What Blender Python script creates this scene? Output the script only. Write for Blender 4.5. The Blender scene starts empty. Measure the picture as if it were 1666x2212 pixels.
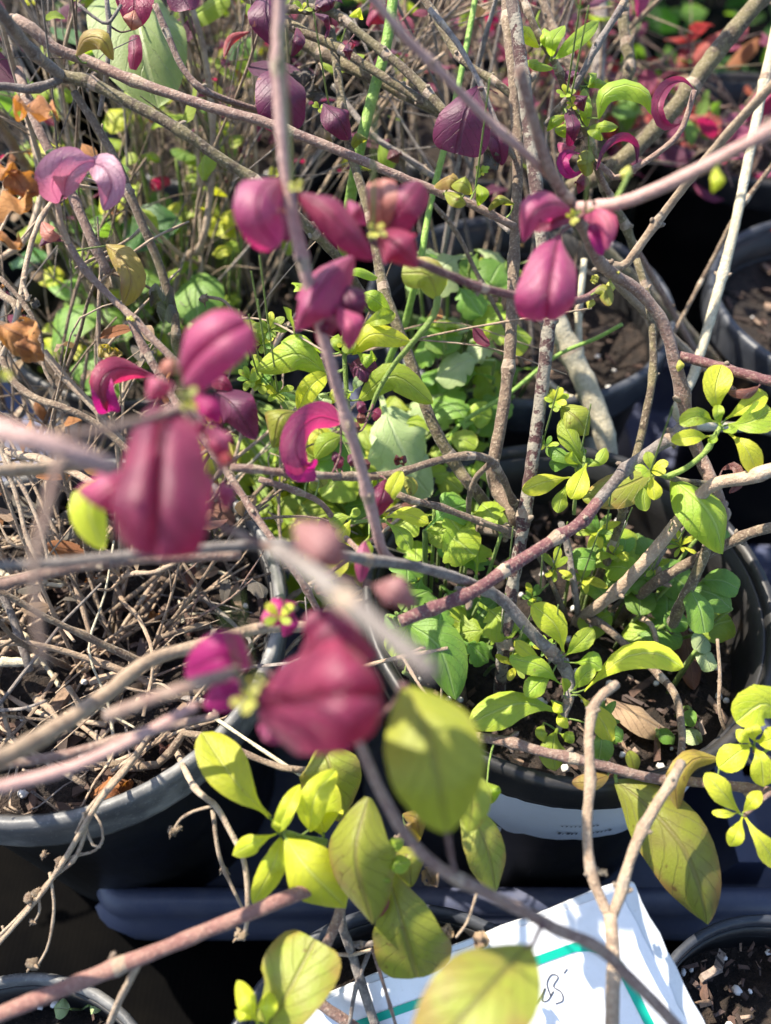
import bpy, math, random
from mathutils import Vector as V, Matrix
R = math.radians
rnd = random.Random(11)
sc = bpy.context.scene
# ---------------------------------------------------------------- camera
PITCH = R(50); FPX = 1841.0; W0, H0 = 1666.0, 2212.0
CAM = V((0, 0, 0.40))
FW = V((0, math.cos(PITCH), -math.sin(PITCH))); UP = V((0, math.sin(PITCH), math.cos(PITCH))); RT = V((1, 0, 0))
cd = bpy.data.cameras.new('camera'); cam = bpy.data.objects.new('camera', cd); sc.collection.objects.link(cam)
cam.location = CAM; cam.rotation_euler = (R(90) - PITCH, 0, 0)
cd.sensor_fit = 'VERTICAL'; cd.sensor_height = 24.0; cd.lens = 24.0 * FPX / H0
cd.clip_start = 0.01; cd.clip_end = 200
cd.dof.use_dof = True; cd.dof.focus_distance = 0.275; cd.dof.aperture_fstop = cd.lens / 4.0; cd.dof.aperture_blades = 0
sc.camera = cam
# ---------------------------------------------------------------- sky and sun
SUN = V((-0.50, 0.28, 0.82)).normalized()
elev = math.asin(SUN.z)
w = bpy.data.worlds.new('World'); sc.world = w; w.use_nodes = True
nt = w.node_tree; bg = nt.nodes['Background']
sky = nt.nodes.new('ShaderNodeTexSky'); sky.sky_type = 'NISHITA'; sky.sun_disc = False
sky.sun_elevation = elev; sky.sun_rotation = math.atan2(SUN.x, SUN.y)
nt.links.new(sky.outputs[0], bg.inputs[0]); bg.inputs[1].default_value = 0.14
sl = bpy.data.lights.new('sun', 'SUN'); sl.energy = 5.0; sl.angle = R(0.53); sl.color = (1, 0.91, 0.77)
so = bpy.data.objects.new('sun', sl); sc.collection.objects.link(so); so.rotation_euler = SUN.to_track_quat('Z', 'Y').to_euler()
so.location = (0, 0, 3)
sc.view_settings.view_transform = 'Standard'; sc.view_settings.look = 'None'; sc.view_settings.gamma = 1
sc.view_settings.exposure = 1.42
sc.cycles.use_denoising = True; sc.cycles.max_bounces = 8; sc.cycles.transmission_bounces = 6
sc.cycles.diffuse_bounces = 4; sc.cycles.transparent_max_bounces = 6; sc.cycles.caustics_reflective = False; sc.cycles.caustics_refractive = False

# ---------------------------------------------------------------- helpers
def at(x, y, d):
    return CAM + d * (FW + (x - W0/2) / FPX * RT - (y - H0/2) / FPX * UP)
def depth_on(x, y, z):                       # distance along the view at which a pixel's ray meets height z
    r = FW + (x - W0/2) / FPX * RT - (y - H0/2) / FPX * UP
    return (z - CAM.z) / r.z
def onz(x, y, z): return at(x, y, depth_on(x, y, z))
col = sc.collection
def link(name, me, mat, parent=None, loc=(0, 0, 0)):
    o = bpy.data.objects.new(name, me); col.objects.link(o)
    if mat is not None and not me.materials: me.materials.append(mat)
    if parent is not None: o.parent = parent
    o.location = loc
    return o
def mesh(name, vs, fs, uv=None, smooth=True):
    me = bpy.data.meshes.new(name); me.from_pydata([tuple(v) for v in vs], [], fs); me.update()
    if smooth: me.polygons.foreach_set('use_smooth', [True] * len(me.polygons))
    if uv is not None:
        l = me.uv_layers.new(name='UVMap'); buf = []
        for p in me.polygons:
            for vi in p.vertices: buf += uv[vi]
        l.data.foreach_set('uv', buf)
    return me
def tag(o, label, cat=None, group=None, kind=None):
    if label: o['label'] = label
    if cat: o['category'] = cat
    if group: o['group'] = group
    if kind: o['kind'] = kind
    return o
def thing(name, label, cat, loc, group=None):
    o = bpy.data.objects.new(name, None); col.objects.link(o); o.location = loc; o.empty_display_size = 0.01
    return tag(o, label, cat, group)
def catmull(P, n):
    """resample a polyline through P into n+1 points, smooth; also returns the parameter along it"""
    if len(P) == 2: P = [P[0], (P[0] + P[1]) / 2, P[1]]
    Q = [2*P[0] - P[1]] + list(P) + [2*P[-1] - P[-2]]
    L = [0.0]
    for i in range(1, len(P)): L.append(L[-1] + (P[i] - P[i-1]).length)
    out = []
    for k in range(n + 1):
        s = L[-1] * k / n; i = 0
        while i < len(P) - 2 and L[i+1] < s: i += 1
        t = (s - L[i]) / max(1e-9, L[i+1] - L[i]); t = min(1, max(0, t))
        a, b, c, d = Q[i], Q[i+1], Q[i+2], Q[i+3]
        out.append(0.5 * ((2*b) + (c - a)*t + (2*a - 5*b + 4*c - d)*t*t + (3*b - a - 3*c + d)*t*t*t))
    return out, L[-1]
def frames(C, hint=None):
    T = []
    for i in range(len(C)):
        t = C[min(i+1, len(C)-1)] - C[max(i-1, 0)]
        T.append(t.normalized() if t.length > 1e-9 else V((0, 0, 1)))
    a = hint or (V((1, 0, 0)) if abs(T[0].x) < 0.8 else V((0, 1, 0)))
    n = (a - a.dot(T[0]) * T[0]).normalized(); N = [n]
    for i in range(1, len(T)):
        n = N[-1] - N[-1].dot(T[i]) * T[i]; N.append(n.normalized() if n.length > 1e-9 else N[-1])
    return T, N
def tube_into(vs, fs, uv, C, rad, sides, cap=True, ovl=1.0):
    T, N = frames(C); o = len(vs); L = 0.0
    for i, p in enumerate(C):
        if i: L += (C[i] - C[i-1]).length
        b = T[i].cross(N[i])
        for k in range(sides):
            a = 2 * math.pi * k / sides
            vs.append(p + rad[i] * (math.cos(a) * N[i] + ovl * math.sin(a) * b)); uv.append((k / sides, L))
    n = len(C)
    for i in range(n - 1):
        for k in range(sides):
            k2 = (k + 1) % sides
            fs.append((o + i*sides + k, o + i*sides + k2, o + (i+1)*sides + k2, o + (i+1)*sides + k))
    if cap:
        for e, i in ((0, 0), (1, n - 1)):
            c = len(vs); vs.append(C[i] + T[i] * rad[i] * (0.25 if e else -0.25)); uv.append((0.5, 0))
            for k in range(sides):
                a, b2 = o + i*sides + k, o + i*sides + (k + 1) % sides
                fs.append((a, b2, c) if e else (b2, a, c))
def blob_into(vs, fs, uv, c, r, stretch=None, n=6, m=4, rough=0.0, rg=None):
    o = len(vs); ax = stretch[0].normalized() if stretch else V((0, 0, 1)); s = stretch[1] if stretch else 1
    q = ax.to_track_quat('Z', 'Y')
    for j in range(m + 1):
        th = math.pi * j / m
        for k in range(n):
            ph = 2 * math.pi * k / n
            rr = r * (1 + (rg.uniform(-rough, rough) if rg else 0))
            p = V((math.sin(th)*math.cos(ph)*rr, math.sin(th)*math.sin(ph)*rr, math.cos(th)*rr*s))
            vs.append(c + q @ p); uv.append((k / n, j / m))
    for j in range(m):
        for k in range(n):
            k2 = (k + 1) % n
            fs.append((o + j*n + k, o + (j+1)*n + k, o + (j+1)*n + k2, o + j*n + k2))
# ---------------------------------------------------------------- materials
class NT:
    def __init__(s, name):
        s.m = bpy.data.materials.new(name); s.m.use_nodes = True; s.t = s.m.node_tree
        s.b = s.t.nodes['Principled BSDF']; s.out = s.t.nodes['Material Output']
    def n(s, typ, ins=None, **kw):
        x = s.t.nodes.new(typ)
        for k, v in kw.items(): setattr(x, k, v)
        for k, v in (ins or {}).items(): s.set(x.inputs[k], v)
        return x
    def set(s, inp, v):
        if hasattr(v, 'is_linked') or isinstance(v, bpy.types.NodeSocket): s.t.links.new(v, inp)
        else:
            if isinstance(v, tuple) and len(v) == 3 and inp.type == 'RGBA': v = v + (1,)
            inp.default_value = v
    def math(s, op, a, b=0.0, c=0.0, clamp=False):
        x = s.n('ShaderNodeMath', operation=op, use_clamp=clamp); s.set(x.inputs[0], a); s.set(x.inputs[1], b)
        if op in ('MULTIPLY_ADD', 'SMOOTH_MIN', 'SMOOTH_MAX'): s.set(x.inputs[2], c)
        return x.outputs[0]
    def mix(s, f, a, b, mode='MIX'):
        x = s.n('ShaderNodeMix', data_type='RGBA', blend_type=mode); s.set(x.inputs[0], f); s.set(x.inputs[6], a); s.set(x.inputs[7], b)
        return x.outputs[2]
    def noise(s, vec, scale, detail=3, rough=0.55, dist=0.0):
        x = s.n('ShaderNodeTexNoise', {'Scale': scale, 'Detail': detail, 'Roughness': rough, 'Distortion': dist})
        if vec is not None: s.set(x.inputs['Vector'], vec)
        return x.outputs[0]
    def step(s, v, lo, hi):
        x = s.n('ShaderNodeMapRange', interpolation_type='SMOOTHSTEP'); s.set(x.inputs[0], v)
        x.inputs[1].default_value = lo; x.inputs[2].default_value = hi
        return x.outputs[0]
    def bump(s, h, strength=0.3, dist=0.001):
        x = s.n('ShaderNodeBump', {'Strength': strength, 'Distance': dist}); s.set(x.inputs['Height'], h)
        s.set(s.b.inputs['Normal'], x.outputs[0]); return x.outputs[0]
def coords(m):
    tc = m.n('ShaderNodeTexCoord'); oi = m.n('ShaderNodeObjectInfo')
    r = m.n('ShaderNodeVectorMath', operation='SCALE'); m.set(r.inputs[0], (1.0, 0.7, 0.4)); m.set(r.inputs['Scale'], oi.outputs['Random'])
    a = m.n('ShaderNodeVectorMath', operation='ADD'); m.set(a.inputs[0], tc.outputs['Object']); m.set(a.inputs[1], r.outputs[0])
    return tc, a.outputs[0], oi.outputs['Random']
def leaf_mat(name, base, mott, rib, edge, trans, tw=0.35, rough=0.42, spots=0.0, spotc=(0.12, 0.05, 0.02), mscale=90, dry=0.0):
    m = NT(name); tc, vec, rv = coords(m)
    sp = m.n('ShaderNodeSeparateXYZ'); m.set(sp.inputs[0], tc.outputs['UV'])
    u = m.math('SUBTRACT', sp.outputs[0], 0.5); au = m.math('ABSOLUTE', u); v = sp.outputs[1]
    n1 = m.noise(vec, mscale, 4, 0.6); f1 = m.step(n1, 0.38, 0.68)
    c = m.mix(f1, base, mott)
    # edge and tip tint
    e = m.math('ADD', m.math('MULTIPLY', au, 1.3), m.math('MULTIPLY', v, 0.35))
    e = m.math('ADD', e, m.math('MULTIPLY', m.math('SUBTRACT', n1, 0.5), 0.9))
    c = m.mix(m.math('MULTIPLY', m.step(e, 0.6, 1.05), 0.65), c, edge)
    # fine mottling
    n2 = m.noise(vec, 900, 3, 0.7); c = m.mix(m.math('MULTIPLY', m.step(n2, 0.5, 0.8), 0.25), c, rib)
    # veins: midrib plus slanting side veins
    ribm = m.math('SUBTRACT', 1.0, m.step(au, 0.012, 0.05))
    ph = m.math('MULTIPLY', m.math('SUBTRACT', v, m.math('MULTIPLY', au, 0.75)), 44.0)
    ph = m.math('ADD', ph, m.math('MULTIPLY', m.noise(vec, 160, 2), 3.0))
    sv = m.step(m.math('SINE', ph), 0.93, 1.0); sv = m.math('MULTIPLY', sv, 0.5)
    vm = m.math('MAXIMUM', ribm, sv); c = m.mix(m.math('MULTIPLY', vm, 0.65), c, rib)
    if spots:
        n3 = m.noise(vec, 330, 2, 0.5); c = m.mix(m.math('MULTIPLY', m.step(n3, 0.70 - spots*0.12, 0.76), 0.85), c, spotc)
    hv = m.n('ShaderNodeHueSaturation'); m.set(hv.inputs['Color'], c)
    m.set(hv.inputs['Value'], m.math('MULTIPLY_ADD', rv, 0.4, 0.8)); m.set(hv.inputs['Hue'], m.math('MULTIPLY_ADD', rv, 0.018, 0.490))
    c = hv.outputs[0]
    m.set(m.b.inputs['Base Color'], c); m.b.inputs['Roughness'].default_value = rough
    m.b.inputs['Specular IOR Level'].default_value = 0.5
    m.b.inputs['Sheen Weight'].default_value = 0.10; m.b.inputs['Sheen Roughness'].default_value = 0.4
    h = m.math('ADD', m.math('MULTIPLY', vm, -0.7), m.math('MULTIPLY', m.noise(vec, 1500, 3, 0.7), 0.35))
    nb = m.bump(h, 0.75, 0.0009)
    t = m.n('ShaderNodeBsdfTranslucent'); m.set(t.inputs['Color'], m.mix(0.65, c, trans)); m.set(t.inputs['Normal'], nb)
    mx = m.n('ShaderNodeMixShader'); mx.inputs[0].default_value = tw
    m.t.links.new(m.b.outputs[0], mx.inputs[1]); m.t.links.new(t.outputs[0], mx.inputs[2]); m.t.links.new(mx.outputs[0], m.out.inputs[0])
    return m.m
def bark_mat(name, base, patch, fleck, pscale=150, plo=0.45, phi=0.6, fam=0.5, fscale=1100, rough=0.75, sheen=0.15, bump=0.9):
    m = NT(name); tc, vec, rv = coords(m)
    mp = m.n('ShaderNodeMapping'); m.set(mp.inputs[0], tc.outputs['UV']); mp.inputs['Scale'].default_value = (1.0, 60, 1)
    n1 = m.noise(vec, pscale, 4, 0.65, 0.4); c = m.mix(m.step(n1, plo, phi), base, patch)
    n4 = m.noise(vec, 45, 2); c = m.mix(m.math('MULTIPLY', m.step(n4, 0.4, 0.7), 0.35), c, patch)
    n2 = m.noise(vec, fscale, 3, 0.7); c = m.mix(m.math('MULTIPLY', m.step(n2, 0.52, 0.64), fam), c, fleck)
    n3 = m.noise(mp.outputs[0], 7, 4, 0.7)
    hv = m.n('ShaderNodeHueSaturation'); m.set(hv.inputs['Color'], c); m.set(hv.inputs['Value'], m.math('ADD', m.math('MULTIPLY', rv, 0.3), m.math('MULTIPLY_ADD', n3, 0.9, 0.4)))
    m.set(m.b.inputs['Base Color'], hv.outputs[0]); m.b.inputs['Roughness'].default_value = rough
    m.b.inputs['Specular IOR Level'].default_value = 0.25; m.b.inputs['Sheen Weight'].default_value = sheen; m.b.inputs['Sheen Roughness'].default_value = 0.3
    m.bump(m.math('ADD', n2, m.math('ADD', m.math('MULTIPLY', n1, 1.5), n3)), bump, 0.0006)
    return m.m
M = {}
M['yel'] = leaf_mat('golden_leaf', (.62, .65, .05), (.50, .58, .035), (.64, .68, .18), (.68, .64, .06), (.82, .88, .03), .52, spots=.03, spotc=(.40, .30, .05))
M['yg'] = leaf_mat('lime_leaf', (.28, .41, .035), (.38, .48, .04), (.44, .54, .14), (.42, .46, .04), (.50, .70, .03), .46, spots=.03, spotc=(.25, .22, .05))
M['grn'] = leaf_mat('green_leaf', (.13, .27, .04), (.19, .34, .045), (.28, .42, .14), (.18, .30, .03), (.33, .60, .04), .42)
M['dgr'] = leaf_mat('deep_green_leaf', (.035, .12, .025), (.05, .16, .03), (.12, .22, .07), (.05, .13, .02), (.10, .35, .03), .30)
M['pal'] = leaf_mat('pale_green_leaf', (.34, .44, .19), (.42, .50, .24), (.45, .52, .30), (.30, .40, .14), (.42, .6, .12), .35, mscale=130)
M['olv'] = leaf_mat('olive_leaf', (.27, .31, .035), (.25, .24, .05), (.20, .17, .05), (.32, .14, .045), (.46, .52, .02), .40, spots=.25)
M['mus'] = leaf_mat('mustard_leaf', (.34, .27, .04), (.24, .15, .05), (.22, .13, .05), (.26, .11, .06), (.55, .42, .02), .38, spots=.3)
M['old'] = leaf_mat('aged_olive_leaf', (.25, .27, .035), (.24, .19, .045), (.10, .08, .03), (.26, .12, .04), (.44, .46, .02), .35, spots=.3)
M['pur'] = leaf_mat('purple_leaf', (.075, .010, .040), (.12, .018, .055), (.03, .006, .02), (.17, .015, .06), (.55, .015, .16), .28, spots=.18, spotc=(.35, .14, .06))
M['plm'] = leaf_mat('plum_leaf', (.13, .015, .050), (.27, .045, .095), (.038, .004, .016), (.30, .014, .06), (.9, .02, .17), .38, rough=.4)
M['pnk'] = leaf_mat('pink_leaf', (.31, .05, .135), (.41, .12, .18), (.09, .014, .04), (.38, .025, .11), (.95, .03, .26), .36, rough=.42)
M['lil'] = leaf_mat('lilac_leaf', (.40, .20, .27), (.46, .28, .32), (.18, .06, .11), (.38, .12, .20), (.8, .15, .35), .34)
M['mag'] = leaf_mat('magenta_leaf', (.30, .012, .13), (.36, .02, .16), (.15, .01, .07), (.30, .01, .10), (.75, .01, .28), .45)
M['sal'] = leaf_mat('salmon_leaf', (.42, .16, .12), (.46, .22, .14), (.25, .08, .06), (.42, .12, .10), (.6, .15, .08), .35)
M['fol'] = leaf_mat('fresh_olive_leaf', (.36, .40, .04), (.30, .36, .035), (.16, .15, .04), (.36, .36, .04), (.55, .62, .03), .42)
M['dsl'] = leaf_mat('dusky_pink_leaf', (.30, .14, .14), (.34, .18, .17), (.18, .07, .07), (.30, .11, .11), (.5, .12, .12), .35)
M['mid'] = leaf_mat('faded_green_leaf', (.22, .30, .09), (.28, .35, .13), (.36, .42, .2), (.24, .30, .08), (.36, .5, .08), .35, mscale=130)
M['mar'] = leaf_mat('maroon_leaf', (.10, .03, .03), (.14, .05, .035), (.06, .02, .02), (.16, .05, .03), (.4, .06, .04), .25)
M['red'] = leaf_mat('red_leaf', (.34, .04, .05), (.38, .09, .07), (.3, .12, .1), (.36, .06, .04), (.7, .06, .06), .35)
M['dry'] = leaf_mat('dry_orange_leaf', (.36, .15, .04), (.24, .09, .03), (.16, .07, .03), (.42, .22, .07), (.6, .25, .03), .30, rough=.7)
M['tan'] = leaf_mat('dry_tan_leaf', (.32, .22, .13), (.22, .14, .09), (.15, .10, .06), (.36, .26, .16), (.45, .3, .12), .2, rough=.75)
M['gry'] = leaf_mat('withered_leaf', (.10, .085, .065), (.06, .05, .04), (.16, .14, .10), (.13, .11, .08), (.15, .1, .05), .1, rough=.8)
M['brn'] = leaf_mat('fallen_brown_leaf', (.16, .06, .035), (.10, .04, .03), (.20, .10, .06), (.20, .08, .04), (.3, .1, .03), .1, rough=.6)
M['s_pur'] = bark_mat('purple_stem_bark', (.165, .10, .082), (.225, .155, .118), (.42, .34, .28), fam=.45)
M['s_pnk'] = bark_mat('pink_stem_bark', (.37, .225, .20), (.42, .27, .235), (.50, .38, .33), fam=.3)
M['s_wine'] = bark_mat('wine_stem_bark', (.11, .045, .05), (.16, .075, .07), (.42, .34, .26), fam=.4, pscale=260)
M['s_oli'] = bark_mat('olive_stem_bark', (.15, .125, .065), (.085, .062, .042), (.36, .30, .21), fam=.5)
M['s_brn'] = bark_mat('brown_stem_bark', (.13, .09, .065), (.19, .14, .095), (.38, .31, .22), fam=.55)
M['s_gry'] = bark_mat('grey_stem_bark', (.215, .188, .165), (.125, .10, .09), (.36, .32, .28), fam=.4)
M['s_pat'] = bark_mat('peeling_stem_bark', (.065, .030, .030), (.24, .215, .17), (.36, .32, .25), pscale=170, plo=.49, phi=.53, fam=.3)
M['s_tan'] = bark_mat('tan_stem_bark', (.35, .26, .18), (.27, .19, .13), (.46, .37, .27), fam=.4)
M['s_pal'] = bark_mat('pale_stem_bark', (.50, .45, .33), (.42, .37, .26), (.34, .28, .19), fam=.25, sheen=.05)
M['s_grn'] = bark_mat('green_stem_skin', (.16, .24, .05), (.20, .28, .06), (.30, .36, .14), fam=.3, rough=.5)
M['reed'] = bark_mat('reed_skin', (.17, .30, .05), (.22, .34, .07), (.34, .45, .18), fam=.2, rough=.4, fscale=600)
M['s_dry'] = bark_mat('straw_stem_skin', (.40, .31, .22), (.28, .20, .14), (.48, .40, .30), fam=.35)
M['s_rbr'] = bark_mat('red_brown_stem_bark', (.17, .082, .070), (.22, .12, .095), (.36, .25, .20), fam=.35)
M['scar'] = bark_mat('leaf_scar', (.34, .27, .20), (.24, .17, .12), (.48, .42, .33), fam=.4)
M['bud'] = leaf_mat('bud_skin', (.42, .42, .07), (.48, .46, .08), (.5, .5, .15), (.46, .42, .06), (.6, .6, .05), .25)
M['seed'] = bark_mat('seed_husk', (.30, .22, .14), (.18, .12, .08), (.42, .34, .24), fam=.4)
def plastic(name, colr, rough, scuff, dust=0.25):
    m = NT(name); tc, vec, rv = coords(m)
    n1 = m.noise(vec, 60, 4, .6); n2 = m.noise(vec, 900, 3, .7)
    c = m.mix(m.math('MULTIPLY', m.step(n1, .42, .75), dust), colr, scuff)
    c = m.mix(m.math('MULTIPLY', m.step(n2, .58, .7), dust * .8), c, scuff)
    m.set(m.b.inputs['Base Color'], c); m.set(m.b.inputs['Roughness'], m.math('MULTIPLY_ADD', n1, .3, rough - .1))
    m.b.inputs['Specular IOR Level'].default_value = .4
    m.bump(m.math('ADD', n1, m.math('MULTIPLY', n2, .3)), .15, .001)
    return m.m
M['pot'] = plastic('black_pot_plastic', (.016, .016, .017), .42, (.09, .075, .06))
M['tray'] = plastic('sky_tinted_tray_plastic', (.065, .075, .125), .36, (.20, .20, .22))  # blue of the sky's reflection is put into the tray's base colour
M['rimg'] = plastic('worn_grey_rim', (.075, .077, .08), .45, (.30, .29, .27), .7)
M['rimb'] = plastic('slate_rim', (.028, .032, .042), .4, (.11, .115, .125), .4)
M['card'] = plastic('white_card', (.80, .80, .82), .35, (.60, .58, .55), .35)
M['lam'] = plastic('laminate_edge', (.58, .60, .62), .25, (.42, .42, .42), .5)
M['teal'] = plastic('teal_print', (.0, .36, .25), .4, (.02, .40, .30), .1)
M['ink'] = plastic('ink', (.05, .055, .08), .5, (.1, .1, .13), .1)
M['paper'] = plastic('paper_label', (.62, .63, .68), .6, (.50, .48, .46), .35)
M['perl'] = plastic('perlite', (.62, .60, .57), .9, (.45, .42, .38), .5)
def soil_mat():
    m = NT('potting_soil'); tc, vec, rv = coords(m)
    n1 = m.noise(vec, 260, 5, .7); n2 = m.noise(vec, 900, 3, .7)
    c = m.mix(m.step(n1, .4, .7), (.018, .012, .009), (.055, .036, .025))
    c = m.mix(m.math('MULTIPLY', m.step(n2, .64, .72), .7), c, (.20, .16, .12))
    m.set(m.b.inputs['Base Color'], c); m.b.inputs['Roughness'].default_value = .95
    m.bump(m.math('ADD', n1, n2), .9, .004); return m.m
M['soil'] = soil_mat()
def chip_mat():
    m = NT('bark_chip'); tc, vec, rv = coords(m); g = m.n('ShaderNodeNewGeometry')
    n1 = m.noise(vec, 500, 4, .7)
    ramp = m.n('ShaderNodeValToRGB'); m.set(ramp.inputs[0], g.outputs['Random Per Island'])
    el = ramp.color_ramp.elements; el[0].color = (.02, .013, .010, 1); el[1].color = (.28, .22, .18, 1)
    for p, cc in ((.35, (.06, .035, .025, 1)), (.6, (.11, .06, .042, 1)), (.8, (.07, .05, .045, 1)), (.9, (.26, .17, .11, 1))):
        e = el.new(p); e.color = cc
    c = m.mix(m.math('MULTIPLY', m.step(n1, .4, .7), .5), ramp.outputs[0], (.03, .02, .015))
    m.set(m.b.inputs['Base Color'], c); m.b.inputs['Roughness'].default_value = .85; m.bump(n1, .6, .001); return m.m
M['chip'] = chip_mat()
def mat_ground():
    m = NT('weed_mat'); tc, vec, rv = coords(m)
    wv = m.n('ShaderNodeTexWave', {'Scale': 140.0, 'Distortion': .6}); m.set(wv.inputs[0], tc.outputs['Object'])
    n1 = m.noise(vec, 20, 5, .6); c = m.mix(m.step(n1, .4, .7), (.0012, .0012, .0014), (.003, .0027, .0024))
    m.set(m.b.inputs['Base Color'], c); m.b.inputs['Roughness'].default_value = 1.; m.b.inputs['Specular IOR Level'].default_value = .05
    m.bump(wv.outputs[1], .08, .001); return m.m
M['ground'] = mat_ground()

# ---------------------------------------------------------------- leaf and stem builders
SH = {'ob': [(0, .10), (.15, .16), (.35, .58), (.6, .98), (.74, 1), (.88, .76), (.96, .45), (1, .03)],
      'ov': [(0, .07), (.08, .40), (.25, .86), (.42, 1), (.62, .94), (.8, .70), (.92, .42), (.975, .22), (1, .03)],
      'el': [(0, .10), (.1, .5), (.3, .92), (.5, 1), (.7, .92), (.88, .6), (.96, .32), (1, .03)],
      'la': [(0, .09), (.15, .42), (.4, .95), (.5, 1), (.7, .82), (.85, .52), (1, .02)],
      'cp': [(0, .2), (.06, .55), (.2, .9), (.45, 1), (.75, .99), (.9, .9), (.97, .70), (1, .40)],
      'tu': [(0, .32), (.1, .56), (.3, .82), (.6, .98), (.75, 1), (.9, .93), (.97, .8), (1, .58)],
      'be': [(0, .08), (.12, .28), (.3, .58), (.55, .86), (.78, 1), (.9, .97), (.97, .84), (1, .62)],
      'st': [(0, .8), (.3, 1), (.7, 1), (1, .5)],
      'lo': [(0, .06), (.3, .07), (.36, .5), (.44, .62), (.5, .5), (.56, .8), (.66, 1), (.74, .8), (.84, .85), (.93, .6), (1, .05)]}
def prof(k, v):
    t = SH[k]
    for i in range(len(t) - 1):
        if v <= t[i+1][0]:
            h = t[i+1][0] - t[i][0]; f = (v - t[i][0]) / h; a, b = t[i][1], t[i+1][1]
            if k == 'lo': return a + (b - a) * f
            ma = (b - t[i-1][1]) / (t[i+1][0] - t[i-1][0]) * h if i > 0 else (b - a)
            mb = (t[i+2][1] - a) / (t[i+2][0] - t[i][0]) * h if i + 2 < len(t) else (b - a) * 1.6
            return max(.01, a*(2*f**3 - 3*f*f + 1) + ma*(f**3 - 2*f*f + f) + b*(3*f*f - 2*f**3) + mb*(f**3 - f*f))
    return t[-1][1]
def leaf_geo(P, w, shape='el', fold=.25, cup=.15, roll=0., nl=12, nw=6, wave=.04, seed=0, hint=None, twist=0., puff=.05):
    """P: midrib points (absolute), w full width; the blade faces the hint direction turned by roll about the midrib"""
    C, L = catmull(P, nl); rg = random.Random(seed)
    if shape != 'lo':       # denser stations at both ends so tips come out round
        C2, _ = catmull(P, 240); C = [C2[round(240 * (0.5 - 0.5 * math.cos(math.pi * i / nl) if shape != 'st' else i / nl))] for i in range(nl + 1)]
        vv = [round(240 * (0.5 - 0.5 * math.cos(math.pi * i / nl) if shape != 'st' else i / nl)) / 240 for i in range(nl + 1)]
    else: vv = [i / nl for i in range(nl + 1)]
    h = hint or ((CAM - P[len(P)//2]).normalized() * .8 + V((0, 0, .35))).normalized()
    vs, uv, fs = [], [], []; ph = rg.uniform(0, 6); fr = rg.uniform(7, 13); skew = rg.uniform(-.06, .06)
    Bp = None
    for i, p in enumerate(C):
        t = (C[min(i+1, nl)] - C[max(i-1, 0)]).normalized()
        b = t.cross(h)
        if Bp is not None:
            bt = Bp - Bp.dot(t) * t
            b = (b * .25 + bt) if b.dot(bt) > 0 else bt
        b = b.normalized() if b.length > 1e-6 else (Bp or t.orthogonal().normalized())
        Bp = b.copy()
        q = Matrix.Rotation(roll + twist * vv[i], 3, t); b = q @ b; n = b.cross(t)
        hw = w * .5 * prof(shape, vv[i])
        for j in range(nw + 1):
            s = 2 * j / nw - 1; a = abs(s)
            hh = -fold * hw * a - cup * hw * s * s + puff * hw * math.sin(math.pi * a ** .7)
            hh += wave * w * a * a * math.sin(vv[i] * fr + ph + (1.7 if s > 0 else 0))
            vs.append(p + b * hw * s * (1 + skew * s) * math.cos(min(1.2, abs(fold) * .6)) + n * hh); uv.append((j / nw, vv[i]))
    for i in range(nl):
        for j in range(nw):
            a = i * (nw + 1) + j; fs.append((a, a + 1, a + nw + 2, a + nw + 1))
    return vs, fs, uv
def pt(p, dd):
    if p[0] == 'w': return V(p[1:])
    return at(p[0], p[1], p[2] if len(p) > 2 else dd)
def fill(pts, d0):
    """points (x, y[, d]); missing depths are interpolated between the given ones"""
    ds = [None if p[0] != 'w' and len(p) < 3 else (p[2] if p[0] != 'w' else (V(p[1:]) - CAM).dot(FW)) for p in pts]
    known = [i for i, d in enumerate(ds) if d is not None]
    if not known: ds = [d0] * len(pts)
    else:
        for i in range(len(pts)):
            if ds[i] is None:
                a = [k for k in known if k < i]; b = [k for k in known if k > i]
                if a and b: f = (i - a[-1]) / (b[0] - a[-1]); ds[i] = ds[a[-1]] + (ds[b[0]] - ds[a[-1]]) * f
                else: ds[i] = ds[a[-1]] if a else ds[b[0]]
    return [V(p[1:]) if p[0] == 'w' else at(p[0], p[1], ds[i]) for i, p in enumerate(pts)], ds
NSEED = [0]; STEMS = []; BASES = []
def L(plant, mat, shape, wpx, pts, d=.27, fold=.25, cup=.15, roll=None, name='leaf', wave=.06, nl=12, nw=6, hint=None, label=None, twist=0., puff=.06):
    """a leaf of a plant; its width is given as seen and turned into metres at its distance"""
    NSEED[0] += 1; rg = random.Random(NSEED[0] * 7 + 3)
    P, ds = fill(pts, d); wm = wpx * (sum(ds) / len(ds)) / FPX
    if roll is None: roll = rg.uniform(-.3, .3)
    vs, fs, uv = leaf_geo(P, wm * (1 + .15 * abs(fold)), shape, fold, cup, roll, nl, nw, wave, NSEED[0], hint, twist, puff)
    o = plant.location
    ob = link(name, mesh(name, [v - o for v in vs], fs, uv), M[mat], plant)
    if label: ob['label'] = label
    if name == 'leaf': BASES.append((ob, plant, P[0], P[1] - P[0], wm, mat))
    return ob
def stem_geo(C, rad, sides, nodes, rg, buds=True):
    vs, fs, uv = [], [], []
    tube_into(vs, fs, uv, C, rad, sides)
    if buds:
        T, N = frames(C)
        for i in nodes:
            a0 = rg.uniform(0, 6.28)
            for s in (0, math.pi):
                if rg.random() < .3: continue
                b = T[i].cross(N[i]); dr = math.cos(a0 + s) * N[i] + math.sin(a0 + s) * b
                blob_into(vs, fs, uv, C[i] + dr * rad[i] * 1.05, rad[i] * rg.uniform(.28, .5), ((dr + T[i] * .9), rg.uniform(1.2, 2.2)), 5, 3)
    return vs, fs, uv
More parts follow.
